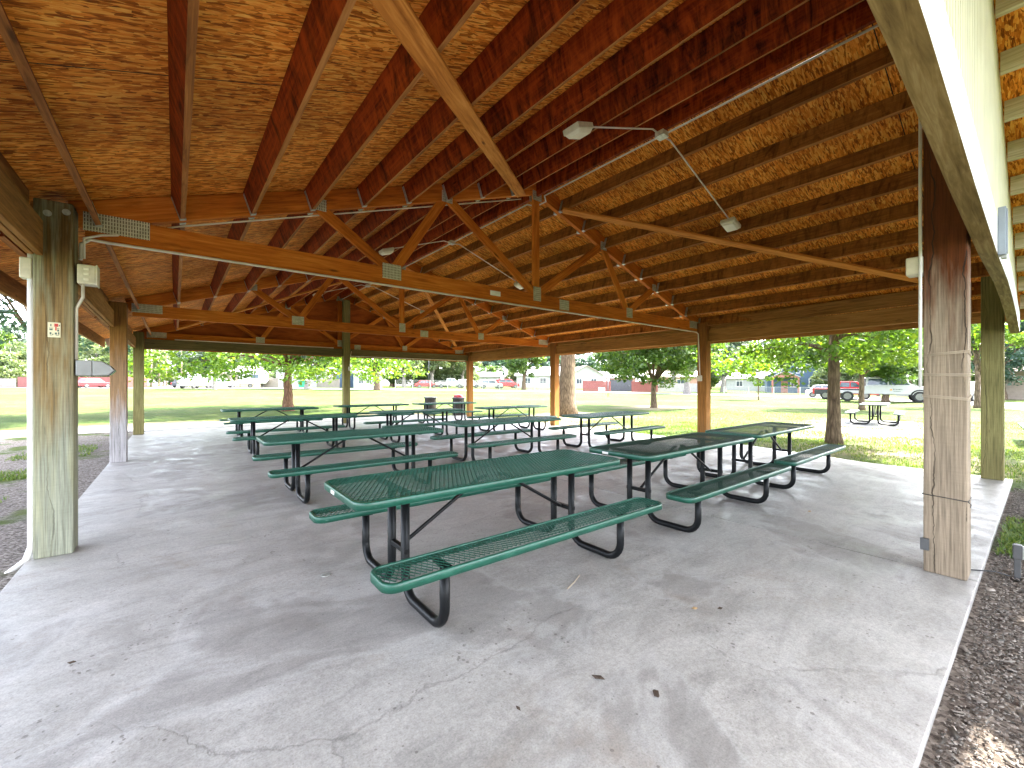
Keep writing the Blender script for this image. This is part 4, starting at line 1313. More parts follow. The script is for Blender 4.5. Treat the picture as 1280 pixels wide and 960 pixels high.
BG = [  # px, depth, size, kind, label
    (385, 64, 1.0, 'grey', 'tree with a straight grey trunk in front of the white house'),
    (471, 63, 0.9, 'mid', 'tree beside the white porch house'),
    (842, 80, 1.15, 'pale', 'farther of the two thick pale trunks right of the red fence'),
    (859, 64, 1.05, 'pale', 'nearer of the two thick pale trunks by the right post'),
    (904, 76, 1.0, 'grey', 'wide dark crowned tree left of the white low building'),
    (655, 76, 0.85, 'mid', 'tree between the far corner post and the second right post'),
    (505, 88, 0.95, 'pale', 'pale green tree left of the parked red car'),
    (540, 92, 1.05, 'pale', 'tall pale tree above the litter bins'),
    (578, 96, 0.9, 'pale', 'pale tree just left of the far corner post'),
    (616, 120, 1.0, 'blue', 'bluish tree behind the far corner post'),
    (682, 130, 1.1, 'blue', 'bluish tree behind the grey roofed white house'),
    (735, 135, 1.0, 'blue', 'bluish tree above the white gabled house'),
    (778, 125, 1.1, 'mid', 'green tree behind the grey garage door'),
    (820, 130, 1.2, 'grey', 'grey green tree behind the red fence'),
    (880, 125, 1.25, 'blue', 'bluish tree far behind the right-hand post'),
    (930, 110, 1.2, 'pale', 'pale tree above the white low building'),
    (975, 105, 1.4, 'grey', 'tall grey tree behind the blue house porch'),
    (1012, 100, 1.3, 'mid', 'green tree behind the blue house roof'),
    (1060, 86, 1.2, 'pale', 'pale tree behind the red truck'),
    (1098, 70, 1.15, 'mid', 'green tree behind the cab of the white pickup'),
    (1128, 76, 1.3, 'pale', 'pale tree behind the pickup bonnet'),
    (1170, 66, 1.2, 'grey', 'tree hidden behind the cracked front post'),
    (1215, 70, 1.2, 'pale', 'pale tree behind the white van'),
    (1275, 60, 1.1, 'mid', 'green tree behind the tan house'),
    (20, 84, 0.9, 'pale', 'pale tree left of the near left post above the red fence'),
    (112, 90, 1.05, 'pale', 'pale tree behind the red and white car'),
    (138, 100, 1.3, 'pale', 'tall pale tree between the first and second left posts'),
    (160, 80, 1.0, 'pale', 'pale tree hidden behind the second left post'),
    (190, 105, 0.9, 'pale', 'pale tree left of the alley poles'),
    (240, 120, 1.1, 'grey', 'grey green tree right of the alley'),
    (262, 110, 1.1, 'pale', 'pale tree behind the dark round lawn tree'),
    (300, 115, 1.2, 'grey', 'grey green tree behind the tan house on the left'),
    (335, 110, 1.2, 'mid', 'green tree behind the white trailer'),
    (405, 100, 1.15, 'mid', 'green tree above the green bin'),
    (440, 105, 1.2, 'grey', 'grey green tree behind the far gable post'),
    (490, 112, 1.3, 'mid', 'green tree behind the white porch house'),
    (60, 110, 1.2, 'grey', 'tree far behind the near left post'),
    (-20, 90, 1.2, 'mid', 'green tree at the far left edge of the lawn'),
    (492, 94, 1.0, 'bushg', 'low bushy tree right of the white porch house'),
    (516, 98, 1.15, 'bush', 'pale bushy tree left of the thin dark pole'),
    (546, 100, 1.2, 'bush', 'pale bushy tree right of the thin dark pole'),
    (574, 100, 1.1, 'bush', 'pale bushy tree behind the silver car'),
    (610, 108, 1.0, 'bushg', 'bushy tree behind the dark car by the corner post'),
    (648, 104, 0.9, 'bush', 'pale bushy tree right of the red van'),
    (703, 100, 0.8, 'bushg', 'bushy tree beside the grey roofed white house'),
    (888, 100, 1.0, 'bushg', 'bushy tree right of the right-hand post'),
    (1046, 70, 0.9, 'bush', 'pale bushy tree right of the blue house'),
    (98, 84, 1.0, 'bush', 'pale bushy tree over the red fence beside the near post'),
    (128, 88, 1.1, 'bush', 'pale bushy tree over the red fence behind the car'),
    (152, 86, 1.0, 'bush', 'pale bushy tree at the right end of the left red fence'),
    (10, 82, 0.9, 'bush', 'pale bushy tree at the far left edge'),
    (212, 170, 1.4, 'bush', 'pale bushy tree closing the end of the alley'),
    (320, 98, 1.0, 'bushg', 'bushy tree behind the white trailer'),
    (345, 82, 0.55, 'bush', 'small pale bush beside the weathered grey fence'),
    (1236, 52, 0.9, 'bushg', 'bushy tree between the van and the corner post'),
    (1180, 52, 0.8, 'bushg', 'bushy tree behind the cracked front post'),
    (-5, 130, 1.9, 'grey', 'big grey green tree at the far left horizon'),
    (95, 140, 2.0, 'pale', 'big pale tree on the horizon behind the left red fence'),
    (175, 150, 2.0, 'mid', 'big green tree on the horizon left of the alley'),
    (255, 145, 1.9, 'pale', 'big pale tree on the horizon right of the alley'),
    (345, 140, 1.9, 'blue', 'big bluish tree on the horizon behind the grey fence'),
    (425, 135, 1.8, 'pale', 'big pale tree on the horizon behind the narrow blue house'),
    (520, 120, 1.6, 'pale', 'big pale tree on the horizon above the red car'),
    (560, 115, 1.5, 'pale', 'big pale tree on the horizon above the white pickup by the bins'),
    (640, 150, 1.9, 'mid', 'big green tree on the horizon above the red van'),
    (705, 155, 1.8, 'blue', 'big bluish tree hidden behind the massive trunk'),
    (765, 150, 1.7, 'blue', 'big bluish tree on the horizon above the garage'),
    (850, 150, 1.9, 'mid', 'big green tree on the horizon behind the thick pale trunks'),
    (910, 140, 1.9, 'blue', 'big bluish tree on the horizon behind the dark wide tree'),
    (990, 130, 2.0, 'grey', 'big grey tree on the horizon above the blue house'),
    (1070, 120, 1.9, 'mid', 'big green tree on the horizon behind the red truck'),
    (1140, 110, 1.9, 'blue', 'big bluish tree on the horizon behind the pickup'),
    (1200, 105, 1.8, 'mid', 'big green tree on the horizon behind the van'),
    (1262, 95, 1.8, 'blue', 'big bluish tree on the horizon behind the right tan house'),
]
for (px, d, s, kind, lab) in BG:
    o = PT[kind] if kind not in used else copy_tree(PT[kind])
    used.add(kind)
    o.location = put(px, d); o.scale = (s, s, s * random.uniform(0.9, 1.1)); o.rotation_euler = (0, 0, random.uniform(0, 6.28))
    tag(o, lab, 'tree', 'trees beyond the lawn')

# ---------------------------------------------------------------- grass and mulch
def blades(name, regions, n, h, seed, label):
    rg = np.random.default_rng(seed)
    P = []
    for (u0, u1, v0, v1, share) in regions:
        k = int(n * share)
        P.append(np.stack([rg.uniform(u0, u1, k), rg.uniform(v0, v1, k)], axis=1))
    P = np.vstack(P)
    # clumpy
    f = np.sin(P[:, 0] * 2.3 + 1.1 * np.sin(P[:, 1] * 1.9)) * np.sin(P[:, 1] * 2.7 + 0.8 * np.sin(P[:, 0] * 3.1)) + rg.normal(0, 0.5, len(P))
    P = P[f > -0.35]
    ins = (P[:, 0] > -1.0) & (P[:, 0] < 9.95 + np.clip((P[:, 1] - 2.0) / 2.6, 0, 1) * 0.95) & (P[:, 1] > 0.28) & (P[:, 1] < 17.25)
    P = P[~ins]
    n = len(P)
    Z = np.array([ground_z(a, c) for a, c in P])
    hh = h * rg.uniform(0.4, 1.3, n)
    ang = rg.uniform(0, 6.283, n); w = 0.0045 + 0.003 * rg.random(n)
    lean = rg.normal(0, 0.5, (n, 2)) * hh[:, None]
    dx, dy = np.cos(ang) * w, np.sin(ang) * w
    B = np.column_stack([P, Z])
    a = B + np.column_stack([dx, dy, np.zeros(n)]); c = B - np.column_stack([dx, dy, np.zeros(n)])
    t = B + np.column_stack([lean, hh]); m = B + np.column_stack([lean * 0.35, hh * 0.6])
    V = np.stack([a, m + np.column_stack([dx, dy, np.zeros(n)]) * 0.7, t, m - np.column_stack([dx, dy, np.zeros(n)]) * 0.7, c], axis=1).reshape(-1, 3)
    Q = np.arange(n * 5).reshape(-1, 5)
    o = fast_mesh(name, V, Q, M['grass'], None, rg.random(n))
    tag(o, label, 'grass', kind='stuff')

blades('grass', [(10.0, 16, -2.5, 9, .40), (16, 26, -3, 14, .22), (6.3, 10.2, -1.6, -0.25, .12), (5.6, 7.2, -0.45, 0.26, .06), (-4.4, -1.7, 6.4, 8.6, .09), (-3.2, -1.5, 10.0, 11.0, .03), (-2.6, -1.4, 12.5, 14.5, .03), (10.9, 16, 9, 20, .09)], 90000, 0.055, 5, 'short green park grass growing round the slab')
# mulch chips near the camera on the right
rg = np.random.default_rng(17)
n = 15000
P = np.column_stack([rg.uniform(1.2, 9.4, n), 0.275 - np.abs(rg.normal(0, 0.55, n))])
nn = n
ang = rg.uniform(0, 6.283, nn); l = rg.uniform(0.003, 0.009, nn) * (1 + 2.0 * (rg.random(nn) > 0.965)); w = l * rg.uniform(0.25, 0.7, nn)
tx = rg.normal(0, 0.25, nn)
ca, sa = np.cos(ang), np.sin(ang)
base = np.column_stack([P, np.full(nn, -0.042) + rg.uniform(0, .012, nn)])
L_ = np.column_stack([ca * l, sa * l, tx * l]); W_ = np.column_stack([-sa * w, ca * w, rg.normal(0, .3, nn) * w])
H_ = np.column_stack([np.zeros(nn), np.zeros(nn), rg.uniform(.002, .006, nn)])
V = np.stack([base - L_ - W_, base + L_ - W_ * .6, base + L_ * .8 + W_, base - L_ + W_ * .8, base - L_ - W_ + H_, base + L_ - W_ * .6 + H_, base + L_ * .8 + W_ + H_, base - L_ + W_ * .8 + H_], axis=1).reshape(-1, 3)
I = np.arange(nn)[:, None] * 8
Q = np.vstack([I + np.array(q) for q in ([4, 5, 6, 7], [0, 1, 5, 4], [1, 2, 6, 5], [2, 3, 7, 6], [3, 0, 4, 7])])
o = fast_mesh('mulch', V, Q, M['chip'], None, np.tile(rg.random(nn), 5))
tag(o, 'brown wood chips and dry bits strewn along the slab edge', 'mulch', kind='stuff')

# ---------------------------------------------------------------- houses, fences, vehicles beyond the lawn
def face_cam(px):
    u, v = at(px, 1.0)
    return math.atan2(v, u) - math.pi / 2      # local -Y looks at the camera


def house(name, label, px, d, w, dep, h, rise, wall, roof, gable='front', rz=0.0, windows=(), doors=(), porch=None, group=None):
    x, y, z = put(px, d)
    root = empty(name, (x, y, z), face_cam(px) + rz); tag(root, label, 'house', group)
    b = MB()
    if gable == 'front':
        b.prism([(-w / 2, -0.3), (w / 2, -0.3), (w / 2, h), (0, h + rise), (-w / 2, h)], 'y', 0, dep)
    else:
        b.prism([(0, -0.3), (dep, -0.3), (dep, h), (dep / 2, h + rise), (0, h)], 'x', -w / 2, w / 2)
    wl = b.build('wall', M[wall], root, fix=True)
    b = MB(); e = 0.45; th = 0.16
    if gable == 'front':
        k = rise / (w / 2)
        for s in (-1, 1):
            b.prism([(0, h + rise + 0.02), (s * (w / 2 + e), h - k * e + 0.02), (s * (w / 2 + e), h - k * e + th), (0, h + rise + th)], 'y', -e, dep + e)
    else:
        k = rise / (dep / 2)
        b.prism([(dep / 2, h + rise + 0.02), (-e, h - k * e + 0.02), (-e, h - k * e + th), (dep / 2, h + rise + th)], 'x', -w / 2 - e, w / 2 + e)
        b.prism([(dep / 2, h + rise + 0.02), (dep + e, h - k * e + 0.02), (dep + e, h - k * e + th), (dep / 2, h + rise + th)], 'x', -w / 2 - e, w / 2 + e)
    b.build('roof', M[roof], root, fix=True)
    for (wx, wz, ww, wh) in windows:
        f = MB()
        for (cx, cz_, sx, sz) in ((wx, wz + wh / 2, ww + .16, .08), (wx, wz - wh / 2, ww + .16, .08), (wx - ww / 2, wz, .08, wh - .08), (wx + ww / 2, wz, .08, wh - .08), (wx, wz, .05, wh - .08)):
            f.box((cx, -0.05, cz_), (sx, 0.10, sz))
        fr = f.build('window', M['white_trim'], root)
        g_ = MB(); g_.box((wx, -0.02, wz), (ww - .09, 0.03, wh - .09)); g_.build('pane', M['glass'], fr)
    for (dx, dw, dh, mt) in doors:
        f = MB(); f.box((dx, -0.03, dh / 2), (dw, 0.06, dh)); dr = f.build('door', M[mt], root)
        f = MB(); f.box((dx + dw * .36, -0.08, dh * .48), (0.05, 0.05, 0.12)); f.build('handle', M['chrome'], dr)
    if porch:
        px0, px1, ph, pd = porch
        f = MB()
        mid = (px0 + px1) / 2; hw = (px1 - px0) / 2 + .3
        for s in (-1, 1):
            f.prism([(mid, ph + hw * .5), (mid + s * hw, ph), (mid + s * hw, ph + .12), (mid, ph + hw * .5 + .12)], 'y', -pd - .3, -0.004)
        f.build('porch_roof', M[roof], root, fix=True)
        for cx in (px0, px1):
            f = MB(); f.box((cx, -pd, ph / 2), (0.28, 0.28, ph)); f.build('porch_post', M['door_red'] if wall == 'house_blue' else M['white_trim'], root)
        f = MB(); f.prism([(mid, ph + hw * .5 - .02), (mid + hw - .1, ph), (mid - hw + .1, ph)], 'y', -pd - .05, -pd + .05); f.build('porch_gable', M['door_red'] if wall == 'house_blue' else M[wall], root, fix=True)
    return root

house('bungalow', 'blue house with a salmon door, porch and white wide window', 1000, 74, 9.8, 9, 3.1, 2.3, 'house_blue', 'roof_grey', 'front', 0.1, [(2.6, 1.7, 2.6, 1.5), (-0.9, 1.7, 0.9, 1.3), (0.0, 4.0, 1.0, 1.0)], [(-2.3, 1.0, 2.1, 'door_red')], porch=(-4.2, -0.4, 2.7, 1.8))
house('bungalow', 'low white building left of the blue house', 938, 88, 9.0, 8, 2.6, 1.2, 'house_white', 'roof_grey', 'side', 0.0, [(-2, 1.5, 1.2, 1.1), (2, 1.5, 1.2, 1.1)])
house('cottage', 'white gabled house left of the red fence', 733, 92, 7.5, 9, 2.9, 2.0, 'house_white', 'roof_brown', 'front', 0.25, [(-1.6, 1.6, 1.2, 1.2), (1.6, 1.6, 1.2, 1.2)])
house('cottage', 'white house with grey roof left of the second right post', 676, 96, 11, 9, 2.8, 2.0, 'house_white', 'roof_grey', 'side', 0.0, [(-3, 1.6, 1.4, 1.2), (0.5, 1.6, 1.4, 1.2)], [(3.2, 1.0, 2.1, 'white_trim')])
house('garage', 'low garage with a wide dark grey door between red fences', 776, 74, 5.0, 6, 2.3, 0.5, 'house_pink', 'roof_grey', 'side', 0.0, [], [(0, 3.9, 2.0, 'dark_door')])
house('bungalow', 'pink brick house behind the thick pale trunks', 845, 96, 13, 8, 2.8, 1.6, 'house_pink', 'roof_brown', 'side', 0.0, [(-3.5, 1.6, 1.6, 1.2), (1, 1.6, 1.6, 1.2)])
house('cottage', 'white house with the green bin left of the far gable post', 378, 80, 9.0, 8, 3.0, 1.9, 'house_white', 'roof_grey', 'front', -0.2, [(2.5, 1.6, 1.2, 1.2)])
house('cottage', 'narrow blue house behind the far gable post', 437, 80, 4.6, 7, 3.4, 1.6, 'house_blue', 'roof_grey', 'front', 0.0, [(1.2, 1.7, 0.9, 1.3)])
house('cottage', 'white porch house right of the far gable post', 460, 78, 5.0, 6, 2.8, 1.2, 'house_white', 'roof_grey', 'side', 0.0, [(-1.2, 1.5, 0.8, 1.5), (0.2, 1.5, 0.8, 1.5)], [(1.5, 0.9, 2.1, 'dark_door')])
house('bungalow', 'tan house behind the dark round lawn tree', 297, 84, 8.0, 8, 2.8, 1.4, 'house_tan', 'roof_brown', 'side', 0.0, [(2.0, 1.6, 1.2, 1.2)])
house('cottage', 'tan house with a dark window between two white ones', 412, 88, 6.5, 7, 2.7, 1.5, 'house_tan', 'roof_brown', 'side', 0.0, [(-0.8, 1.6, 1.8, 1.2)])
house('bungalow', 'tan house at the right edge behind the corner post', 1288, 42, 7.0, 7, 2.9, 1.4, 'house_tan', 'roof_brown', 'side', -0.2, [(-2.2, 1.4, 0.9, 1.7)])
house('bungalow', 'white house behind the ball field cars', 598, 104, 11, 8, 2.7, 1.8, 'house_white', 'roof_grey', 'side')


def fence(name, label, px0, d0, px1, d1, h, mat, post_every=2.4, slats=False):
    a, c = put(px0, d0), put(px1, d1)
    A, C_ = Vector(a), Vector(c)
    root = empty(name, a); tag(root, label, 'fence')
    Ln = (C_ - A); L = Ln.length; dr = Ln.normalized()
    b = MB()
    if slats:
        b.beam((0, 0, h), tuple(Ln + Vector((0, 0, h))), 0.04, 0.04); b.beam((0, 0, 0.1), tuple(Ln + Vector((0, 0, 0.1))), 0.02, 0.02)
        k = int(L / 0.16)
        for i in range(k):
            p = dr * (i * 0.16)
            b.beam(tuple(p + Vector((0, 0, 0.1))), tuple(p + Vector((0, 0, h))), 0.008, 0.008, (1, 0, 0))
        for j in range(1, 8):
            b.beam((0, 0, h * j / 8), tuple(Ln + Vector((0, 0, h * j / 8))), 0.008, 0.008)
    else:
        k = int(L / 0.15)
        rg_ = random.Random(int(px0))
        for i in range(k):
            p = dr * (i * L / k); q = dr * ((i + .94) * L / k)
            hh = h + rg_.uniform(-.02, .03)
            b.beam(tuple(p + Vector((0, 0, hh / 2))), tuple(q + Vector((0, 0, hh / 2))), 0.022, hh)
    b.build('wire_panel' if slats else 'board_panel', M[mat], root)
    n = max(2, int(L / post_every))
    for i in range(n + 1):
        p = dr * (L * i / n)
        q = MB(); q.box((p.x - dr.y * .06, p.y + dr.x * .06, (p.z + h / 2)), (0.09, 0.09, h + .05)); q.build('fence_post', M[mat], root)
    return root

fence('board_fence', 'red board fence left of the grey garage door', 729, 70, 763, 70, 1.75, 'red_fence')
fence('board_fence', 'red board fence right of the grey garage door', 790, 70, 822, 71, 1.75, 'red_fence')
fence('board_fence', 'white board fence behind the thick pale trunks', 822, 72, 884, 74, 1.5, 'white_fence')
fence('board_fence', 'long red board fence at the left behind the near post', 22, 70, 156, 70, 1.75, 'red_fence')
fence('board_fence', 'red board fence between the second and third left posts', 158, 70, 184, 72, 1.75, 'red_fence')
fence('board_fence', 'dark grey fence at the far left edge', -20, 70, 19, 70, 1.5, 'grey_fence')
fence('board_fence', 'weathered grey fence right of the white trailer', 326, 76, 348, 76, 1.7, 'grey_fence')
fence('board_fence', 'tan grey fence in front of the small tan house', 396, 78, 424, 78, 1.6, 'grey_fence')
fence('wire_fence', 'pale chain link fence in front of the blue house', 905, 66, 1034, 62, 1.1, 'galv', 3.0, True)
fence('wire_fence', 'chain link fence along the ball field cars', 494, 76, 690, 76, 1.5, 'galv', 3.0, True)
fence('board_fence', 'tan fence behind the white pickup and van', 1120, 56, 1262, 44, 1.6, 'white_fence')


def wheel(x, y, r, root, w=0.24):
    b = MB(); b.tube([(x, y - w / 2, r), (x, y + w / 2, r)], r, 20); t_ = b.build('wheel', M['tyre'], root, 0.03)
    b = MB(); b.tube([(x, y - w / 2 - 0.012, r), (x, y + w / 2 + 0.012, r)], r * 0.62, 14); b.build('rim', M['rim'], t_)


def vehicle(name, label, cat, px, d, rz, L, W, H, paint, prof, cabin, wr=0.36, wheels=(0.19, 0.81), mark=False, flat=None):
    """prof: lower body side outline; cabin: greenhouse outline (fractions of L and H)"""
    x, y, z = put(px, d)
    root = empty(name, (x, y, z + 0.03), face_cam(px) + rz); tag(root, label, cat)
    b = MB(); b.prism([((a - .5) * L, c * H) for a, c in prof], 'y', -W / 2, W / 2)
    body = b.build('body', M[paint], root, 0.06, True)
    b = MB(); pts = [((a - .5) * L, c * H) for a, c in cabin]
    n = len(pts); vs = []
    top = max(p[1] for p in pts); bot = min(p[1] for p in pts)
    for s in (-1, 1):
        for (p, q) in pts:
            f = (q - bot) / (top - bot)
            vs.append((p, s * (W / 2 - 0.05 - 0.13 * f), q))
    b.add(vs, [tuple(range(n)), tuple(range(n, 2 * n))[::-1]] + [(i, n + i, n + (i + 1) % n, (i + 1) % n) for i in range(n)])
    cb = b.build('cabin', M[paint], root, 0.04, True)
    # side windows set into the cabin
    cx = [p[0] for p in pts]
    lo = bot + (top - bot) * .16; hi = top - (top - bot) * .16
    left = [p for p in pts]
    xl = min(p[0] for p in pts if p[1] > top - .02); xr = max(p[0] for p in pts if p[1] > top - .02)
    bl, br = min(cx), max(cx)
    for s in (-1, 1):
        g_ = MB()
        def yy(q): return s * (W / 2 - 0.05 - 0.13 * (q - bot) / (top - bot) + 0.012)
        fl = (hi - bot) / (top - bot); fo = (lo - bot) / (top - bot)
        xa, xb = bl + (xl - bl) * fo + .10, bl + (xl - bl) * fl + .10
        xc, xd = br + (xr - br) * fo - .10, br + (xr - br) * fl - .10
        xm = (xa + xc) / 2
        for (p0, p1, q0, q1) in ((xa, xb, xm - .05, xm - .05), (xm + .05, xm + .05, xc, xd)):
            g_.add([(p0, yy(lo), lo), (q0, yy(lo), lo), (q1, yy(hi), hi), (p1, yy(hi), hi)], [(0, 1, 2, 3)])
        g_.build('side_window', M['glass'], root)
    for (pa, pb_, nm) in ((bl, xl, 'windscreen'), (br, xr, 'rear_window')):
        g_ = MB(); sgn = -1 if pa == bl else 1
        def fx(q): return pa + (pb_ - pa) * (q - bot) / (top - bot) + sgn * 0.012
        g_.add([(fx(lo), -W / 2 + .2, lo), (fx(lo), W / 2 - .2, lo), (fx(hi), W / 2 - .24, hi), (fx(hi), -W / 2 + .24, hi)], [(0, 1, 2, 3)])
        g_.build(nm, M['glass'], root)
    for f in wheels:
        for s in (-1, 1): wheel((f - .5) * L, s * (W / 2 - 0.10), wr, root)
    for s in (-1, 1):
        b = MB(); b.box((L / 2 - 0.01, s * (W / 2 - .22), H * .44), (0.06, 0.26, 0.14)); b.build('headlight', M['clear_lamp'], root)
        b = MB(); b.box((-L / 2 + 0.01, s * (W / 2 - .16), H * .46), (0.06, 0.16, 0.22)); b.build('tail_light', M['red_lamp'], root)
    b = MB(); b.box((L / 2 + 0.02, 0, H * .25), (0.14, W * .94, 0.20)); b.build('bumper', M['dark_door'], root, 0.02)
    return root

CAR_P = [(0.0, .20), (1.0, .20), (1.0, .46), (.97, .54), (.72, .58), (.02, .60), (0.0, .50)]
CAR_C = [(.10, .58), (.78, .57), (.62, .97), (.55, 1.0), (.28, 1.0), (.20, .96)]
SUV_C = [(.02, .58), (.78, .57), (.66, .97), (.60, 1.0), (.08, 1.0), (.04, .96)]
TRK_P = [(0.0, .30), (1.0, .26), (1.0, .52), (.985, .60), (.74, .64), (.70, .66), (.36, .66), (.36, .62), (0.0, .62)]
TRK_C = [(.37, .64), (.74, .63), (.645, .97), (.61, 1.0), (.40, 1.0), (.375, .97)]

# white pickup, nose to the right
pk = vehicle('pickup_truck', 'white pickup with black wheel arches parked behind the pale table', 'truck', 1105, 37, 0.10, 6.9, 2.05, 2.1, 'white_paint', [(0.0, .34), (1.0, .26), (1.0, .52), (.985, .60), (.76, .64), (.72, .66), (.30, .66), (.30, .46), (0.0, .46)], [(.31, .64), (.76, .63), (.665, .97), (.63, 1.0), (.33, 1.0), (.315, .97)], 0.45, (.13, .81))
for f in (.81,):
    b = MB()
    pts = [((f - .5) * 6.9 + .55 * math.cos(R(a)), -1.04, .45 + .55 * math.sin(R(a))) for a in range(0, 181, 15)]
    b.tube(pts, 0.055, 6); b.build('wheel_arch', M['tyre'], pk)
b = MB()
for (x_, z_, w_, h_) in ((0.0, 1.03, .13, .13),): b.box((x_ + .35, -1.032, z_), (w_, .012, h_))
b.build('door_emblem', M['orange_mark'], pk)
b = MB()
for i, (w_, h_) in enumerate(((.09, .10), (.05, .07), (.06, .07), (.05, .07), (.08, .09), (.05, .07), (.06, .07))): b.box((.52 + i * .085, -1.032, 1.07), (w_ * .75, .012, h_))
for i in range(6): b.box((.54 + i * .075, -1.032, .90), (.05, .012, .045))
b.build('door_lettering', M['sign_dark'], pk)
b = MB(); b.box((-1.44, 0, 1.55), (0.12, 1.95, 1.2)); b.box((-2.45, 0, 1.05), (1.85, 2.0, .12)); b.build('headboard', M['dark_paint'], pk, 0.02)
rt = vehicle('flatbed_truck', 'red truck with a black rear parked behind the young tree trunk', 'truck', 1055, 43, 0.05, 5.2, 1.95, 1.80, 'red_paint', TRK_P, [(.40, .64), (.78, .63), (.70, .97), (.66, 1.0), (.44, 1.0), (.41, .97)], 0.40, (.20, .80))
b = MB(); b.box((-1.7, 0, 0.75), (1.5, 2.0, 0.5)); b.build('load_bed', M['dark_paint'], rt, 0.03)
vehicle('hatchback', 'small cream car half hidden left of the red truck', 'car', 1031, 48, 0.0, 3.6, 1.7, 1.45, 'white_paint', CAR_P, CAR_C, 0.32)
vehicle('minivan', 'white van seen end on between the cracked post and the corner post', 'van', 1212, 38, 1.15, 4.7, 1.9, 1.75, 'white_paint', CAR_P, SUV_C, 0.35)
vehicle('saloon_car', 'red and white car in front of the left red fence', 'car', 117, 66, 0.5, 4.3, 1.75, 1.45, 'red_paint', CAR_P, CAR_C, 0.32)
vehicle('suv', 'white off-road car parked right of the alley', 'car', 244, 64, 0.9, 4.6, 1.9, 1.75, 'white_paint', CAR_P, SUV_C, 0.36)
vehicle('saloon_car', 'dark car parked just left of the white off-road car', 'car', 232, 70, 1.0, 4.4, 1.8, 1.5, 'dark_paint', CAR_P, CAR_C, 0.33)
vehicle('saloon_car', 'white car beyond the trunk of the dark round lawn tree', 'car', 277, 70, 0.2, 4.4, 1.8, 1.5, 'white_paint', CAR_P, CAR_C, 0.33)
vehicle('saloon_car', 'red car behind the chain link fence', 'car', 533, 82, 0.1, 4.4, 1.8, 1.45, 'red_paint', CAR_P, CAR_C, 0.33)
vehicle('pickup_truck', 'white pickup behind the chain link fence above the bins', 'truck', 563, 82, 0.0, 5.6, 1.95, 1.85, 'white_paint', TRK_P, TRK_C, 0.38)
vehicle('suv', 'silver car behind the chain link fence just left of the far corner post', 'car', 586, 84, 0.1, 4.6, 1.85, 1.7, 'silver_paint', CAR_P, SUV_C, 0.35)
vehicle('suv', 'dark car just right of the far corner post', 'car', 613, 82, 0.2, 4.5, 1.85, 1.65, 'silver_paint', CAR_P, SUV_C, 0.35)
vehicle('minivan', 'red van between the far corner post and the second right post', 'van', 634, 84, 0.3, 4.5, 1.85, 1.8, 'red_paint', CAR_P, SUV_C, 0.35)

# white trailer with a hitch
x, y, z = put(317, 74)
tl = empty('camper_trailer', (x, y, z), face_cam(317)); tag(tl, 'white camper trailer beside the weathered grey fence', 'trailer')
b = MB(); b.prism([(-2.3, .75), (1.9, .75), (2.3, 1.4), (2.3, 2.3), (1.8, 3.0), (-2.2, 3.0), (-2.3, 2.8)], 'y', 0, 2.3); b.build('body', M['white_paint'], tl, 0.06, True)
for s in (0.12, 2.18): wheel(-0.5, s, 0.35, tl)
b = MB(); b.beam((-2.3, 1.1, .62), (-3.4, 1.1, .5), .12, .12); b.beam((1.5, .4, 0), (1.5, .4, .75), .1, .1, (1, 0, 0)); b.beam((-2.0, .4, 0), (-2.0, .4, .75), .1, .1, (1, 0, 0)); b.build('hitch', M['dark_door'], tl)
b = MB(); b.box((0.2, -0.01, 2.0), (1.1, .03, .6)); b.build('window', M['glass'], tl)
x, y, z = put(379, 76)
gb = empty('wheeled_bin', (x, y, z), face_cam(379)); tag(gb, 'green rubbish container in front of the white house', 'bin')
b = MB(); b.prism([(-.7, .12), (.7, .12), (.8, 1.2), (-.8, 1.2)], 'y', -.5, .5); b.build('body', M['green_bin'], gb, 0.03, True)
b = MB(); b.box((0, 0, 1.24), (1.66, 1.06, .08)); b.build('lid', M['green_bin'], gb, 0.02)
# utility poles along the alley
for i, (px, d) in enumerate(((189, 78), (199, 92), (204, 108), (208, 128), (227, 96))):
    x, y, z = put(px, d)
    r_ = empty('utility_pole', (x, y, z), 0.5); tag(r_, ['nearest wooden utility pole left of the alley', 'second wooden utility pole left of the alley', 'third wooden utility pole left of the alley', 'farthest wooden utility pole left of the alley', 'utility pole right of the alley'][i], 'pole', 'utility poles along the alley')
    b = MB(); b.tube([(0, 0, -.2), (0, 0, 10)], [.17, .11], 10); b.build('shaft', M['pole'], r_)
    b = MB(); b.beam((-1.1, 0, 9.2), (1.1, 0, 9.2), .1, .12); b.build('crossarm', M['pole'], r_)
x, y, z = put(536, 74)
lp = empty('flagpole', (x, y, z)); tag(lp, 'thin dark pole on the far side of the lawn above the first bin', 'pole')
b = MB(); b.tube([(0, 0, 0), (0, 0, 9)], [.06, .035], 8); b.build('shaft', M['dark_door'], lp)
b = MB(); b.tube([(0, 0, 8.9), (0, 0, 9.1)], .07, 8); b.build('cap', M['dark_door'], lp)
x, y, z = put(773 - 13, 49)
lp = empty('sign_post', (x, y, z)); tag(lp, 'thin sign post on the lawn before the red fence', 'post')
b = MB(); b.tube([(0, 0, 0), (0, 0, 2.2)], .045, 8); b.build('shaft', M['dark_door'], lp)
b = MB(); b.box((0, -.05, 2.0), (.35, .02, .4)); b.build('panel', M['galv'], lp)
x, y, z = put(752, 66)
cb = empty('utility_cabinet', (x, y, z), face_cam(752)); tag(cb, 'low pale cabinet at the foot of the red fence', 'cabinet')
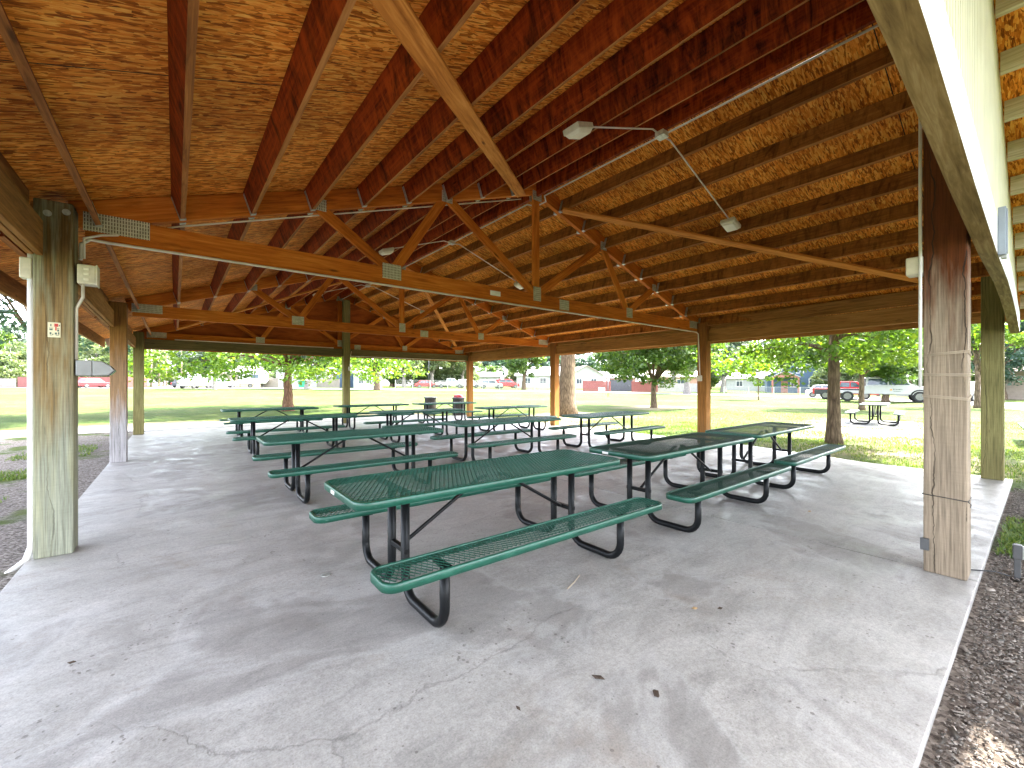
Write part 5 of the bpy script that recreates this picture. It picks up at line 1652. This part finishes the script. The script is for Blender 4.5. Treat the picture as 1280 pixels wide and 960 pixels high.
b = MB(); b.box((0, 0, .35), (1.0, .7, .7)); b.build('body', M['pvc'], cb, 0.03)
b = MB(); b.box((0, 0, .73), (1.06, .76, .05)); b.build('lid', M['galv'], cb, 0.01)

# ---------------------------------------------------------------- camera, light
cam = bpy.data.cameras.new('camera')
cam.sensor_width = 36.0
cam.lens = 530.0 / 1280.0 * 36.0
cam.shift_y = 1.0 / 1280.0
cam.clip_start = 0.05
cam.clip_end = 6000
co = bpy.data.objects.new('camera', cam)
COL.objects.link(co)
co.location = (0, 0, CAM_H)
co.rotation_euler = (R(90), 0, YAW - R(90))
SC.camera = co

SUN_EL = 54
sd = Vector((0.955, -0.297, 0)).normalized()
sdir = Vector((sd.x * math.cos(R(SUN_EL)), sd.y * math.cos(R(SUN_EL)), math.sin(R(SUN_EL))))
sun = bpy.data.lights.new('sun', 'SUN')
sun.energy = 2.2
sun.angle = R(0.5)
sun.color = (1.0, 0.95, 0.87)
so = bpy.data.objects.new('sun', sun)
COL.objects.link(so)
so.rotation_euler = sdir.to_track_quat('Z', 'Y').to_euler()

w = bpy.data.worlds.new('World')
SC.world = w
w.use_nodes = True
nt = w.node_tree
sky = nt.nodes.new('ShaderNodeTexSky')
sky.sky_type = 'NISHITA'
sky.sun_disc = False
sky.sun_elevation = R(SUN_EL)
sky.sun_rotation = math.atan2(sdir.x, sdir.y)
sky.air_density = 0.5
sky.dust_density = 2.0
sky.ozone_density = 0.3
bg = nt.nodes['Background']
hz = nt.nodes.new('ShaderNodeHueSaturation')      # thin white summer haze takes the blue out of the sky
hz.inputs['Saturation'].default_value = 0.42
nt.links.new(sky.outputs[0], hz.inputs['Color'])
nt.links.new(hz.outputs[0], bg.inputs[0])
bg.inputs[1].default_value = 0.15

SC.view_settings.view_transform = 'Standard'
SC.view_settings.look = 'None'
SC.view_settings.exposure = 4.3
SC.view_settings.gamma = 1.0
SC.render.film_transparent = False
SC.cycles.max_bounces = 10
SC.cycles.diffuse_bounces = 5
SC.cycles.transparent_max_bounces = 12
SC.cycles.use_denoising = True
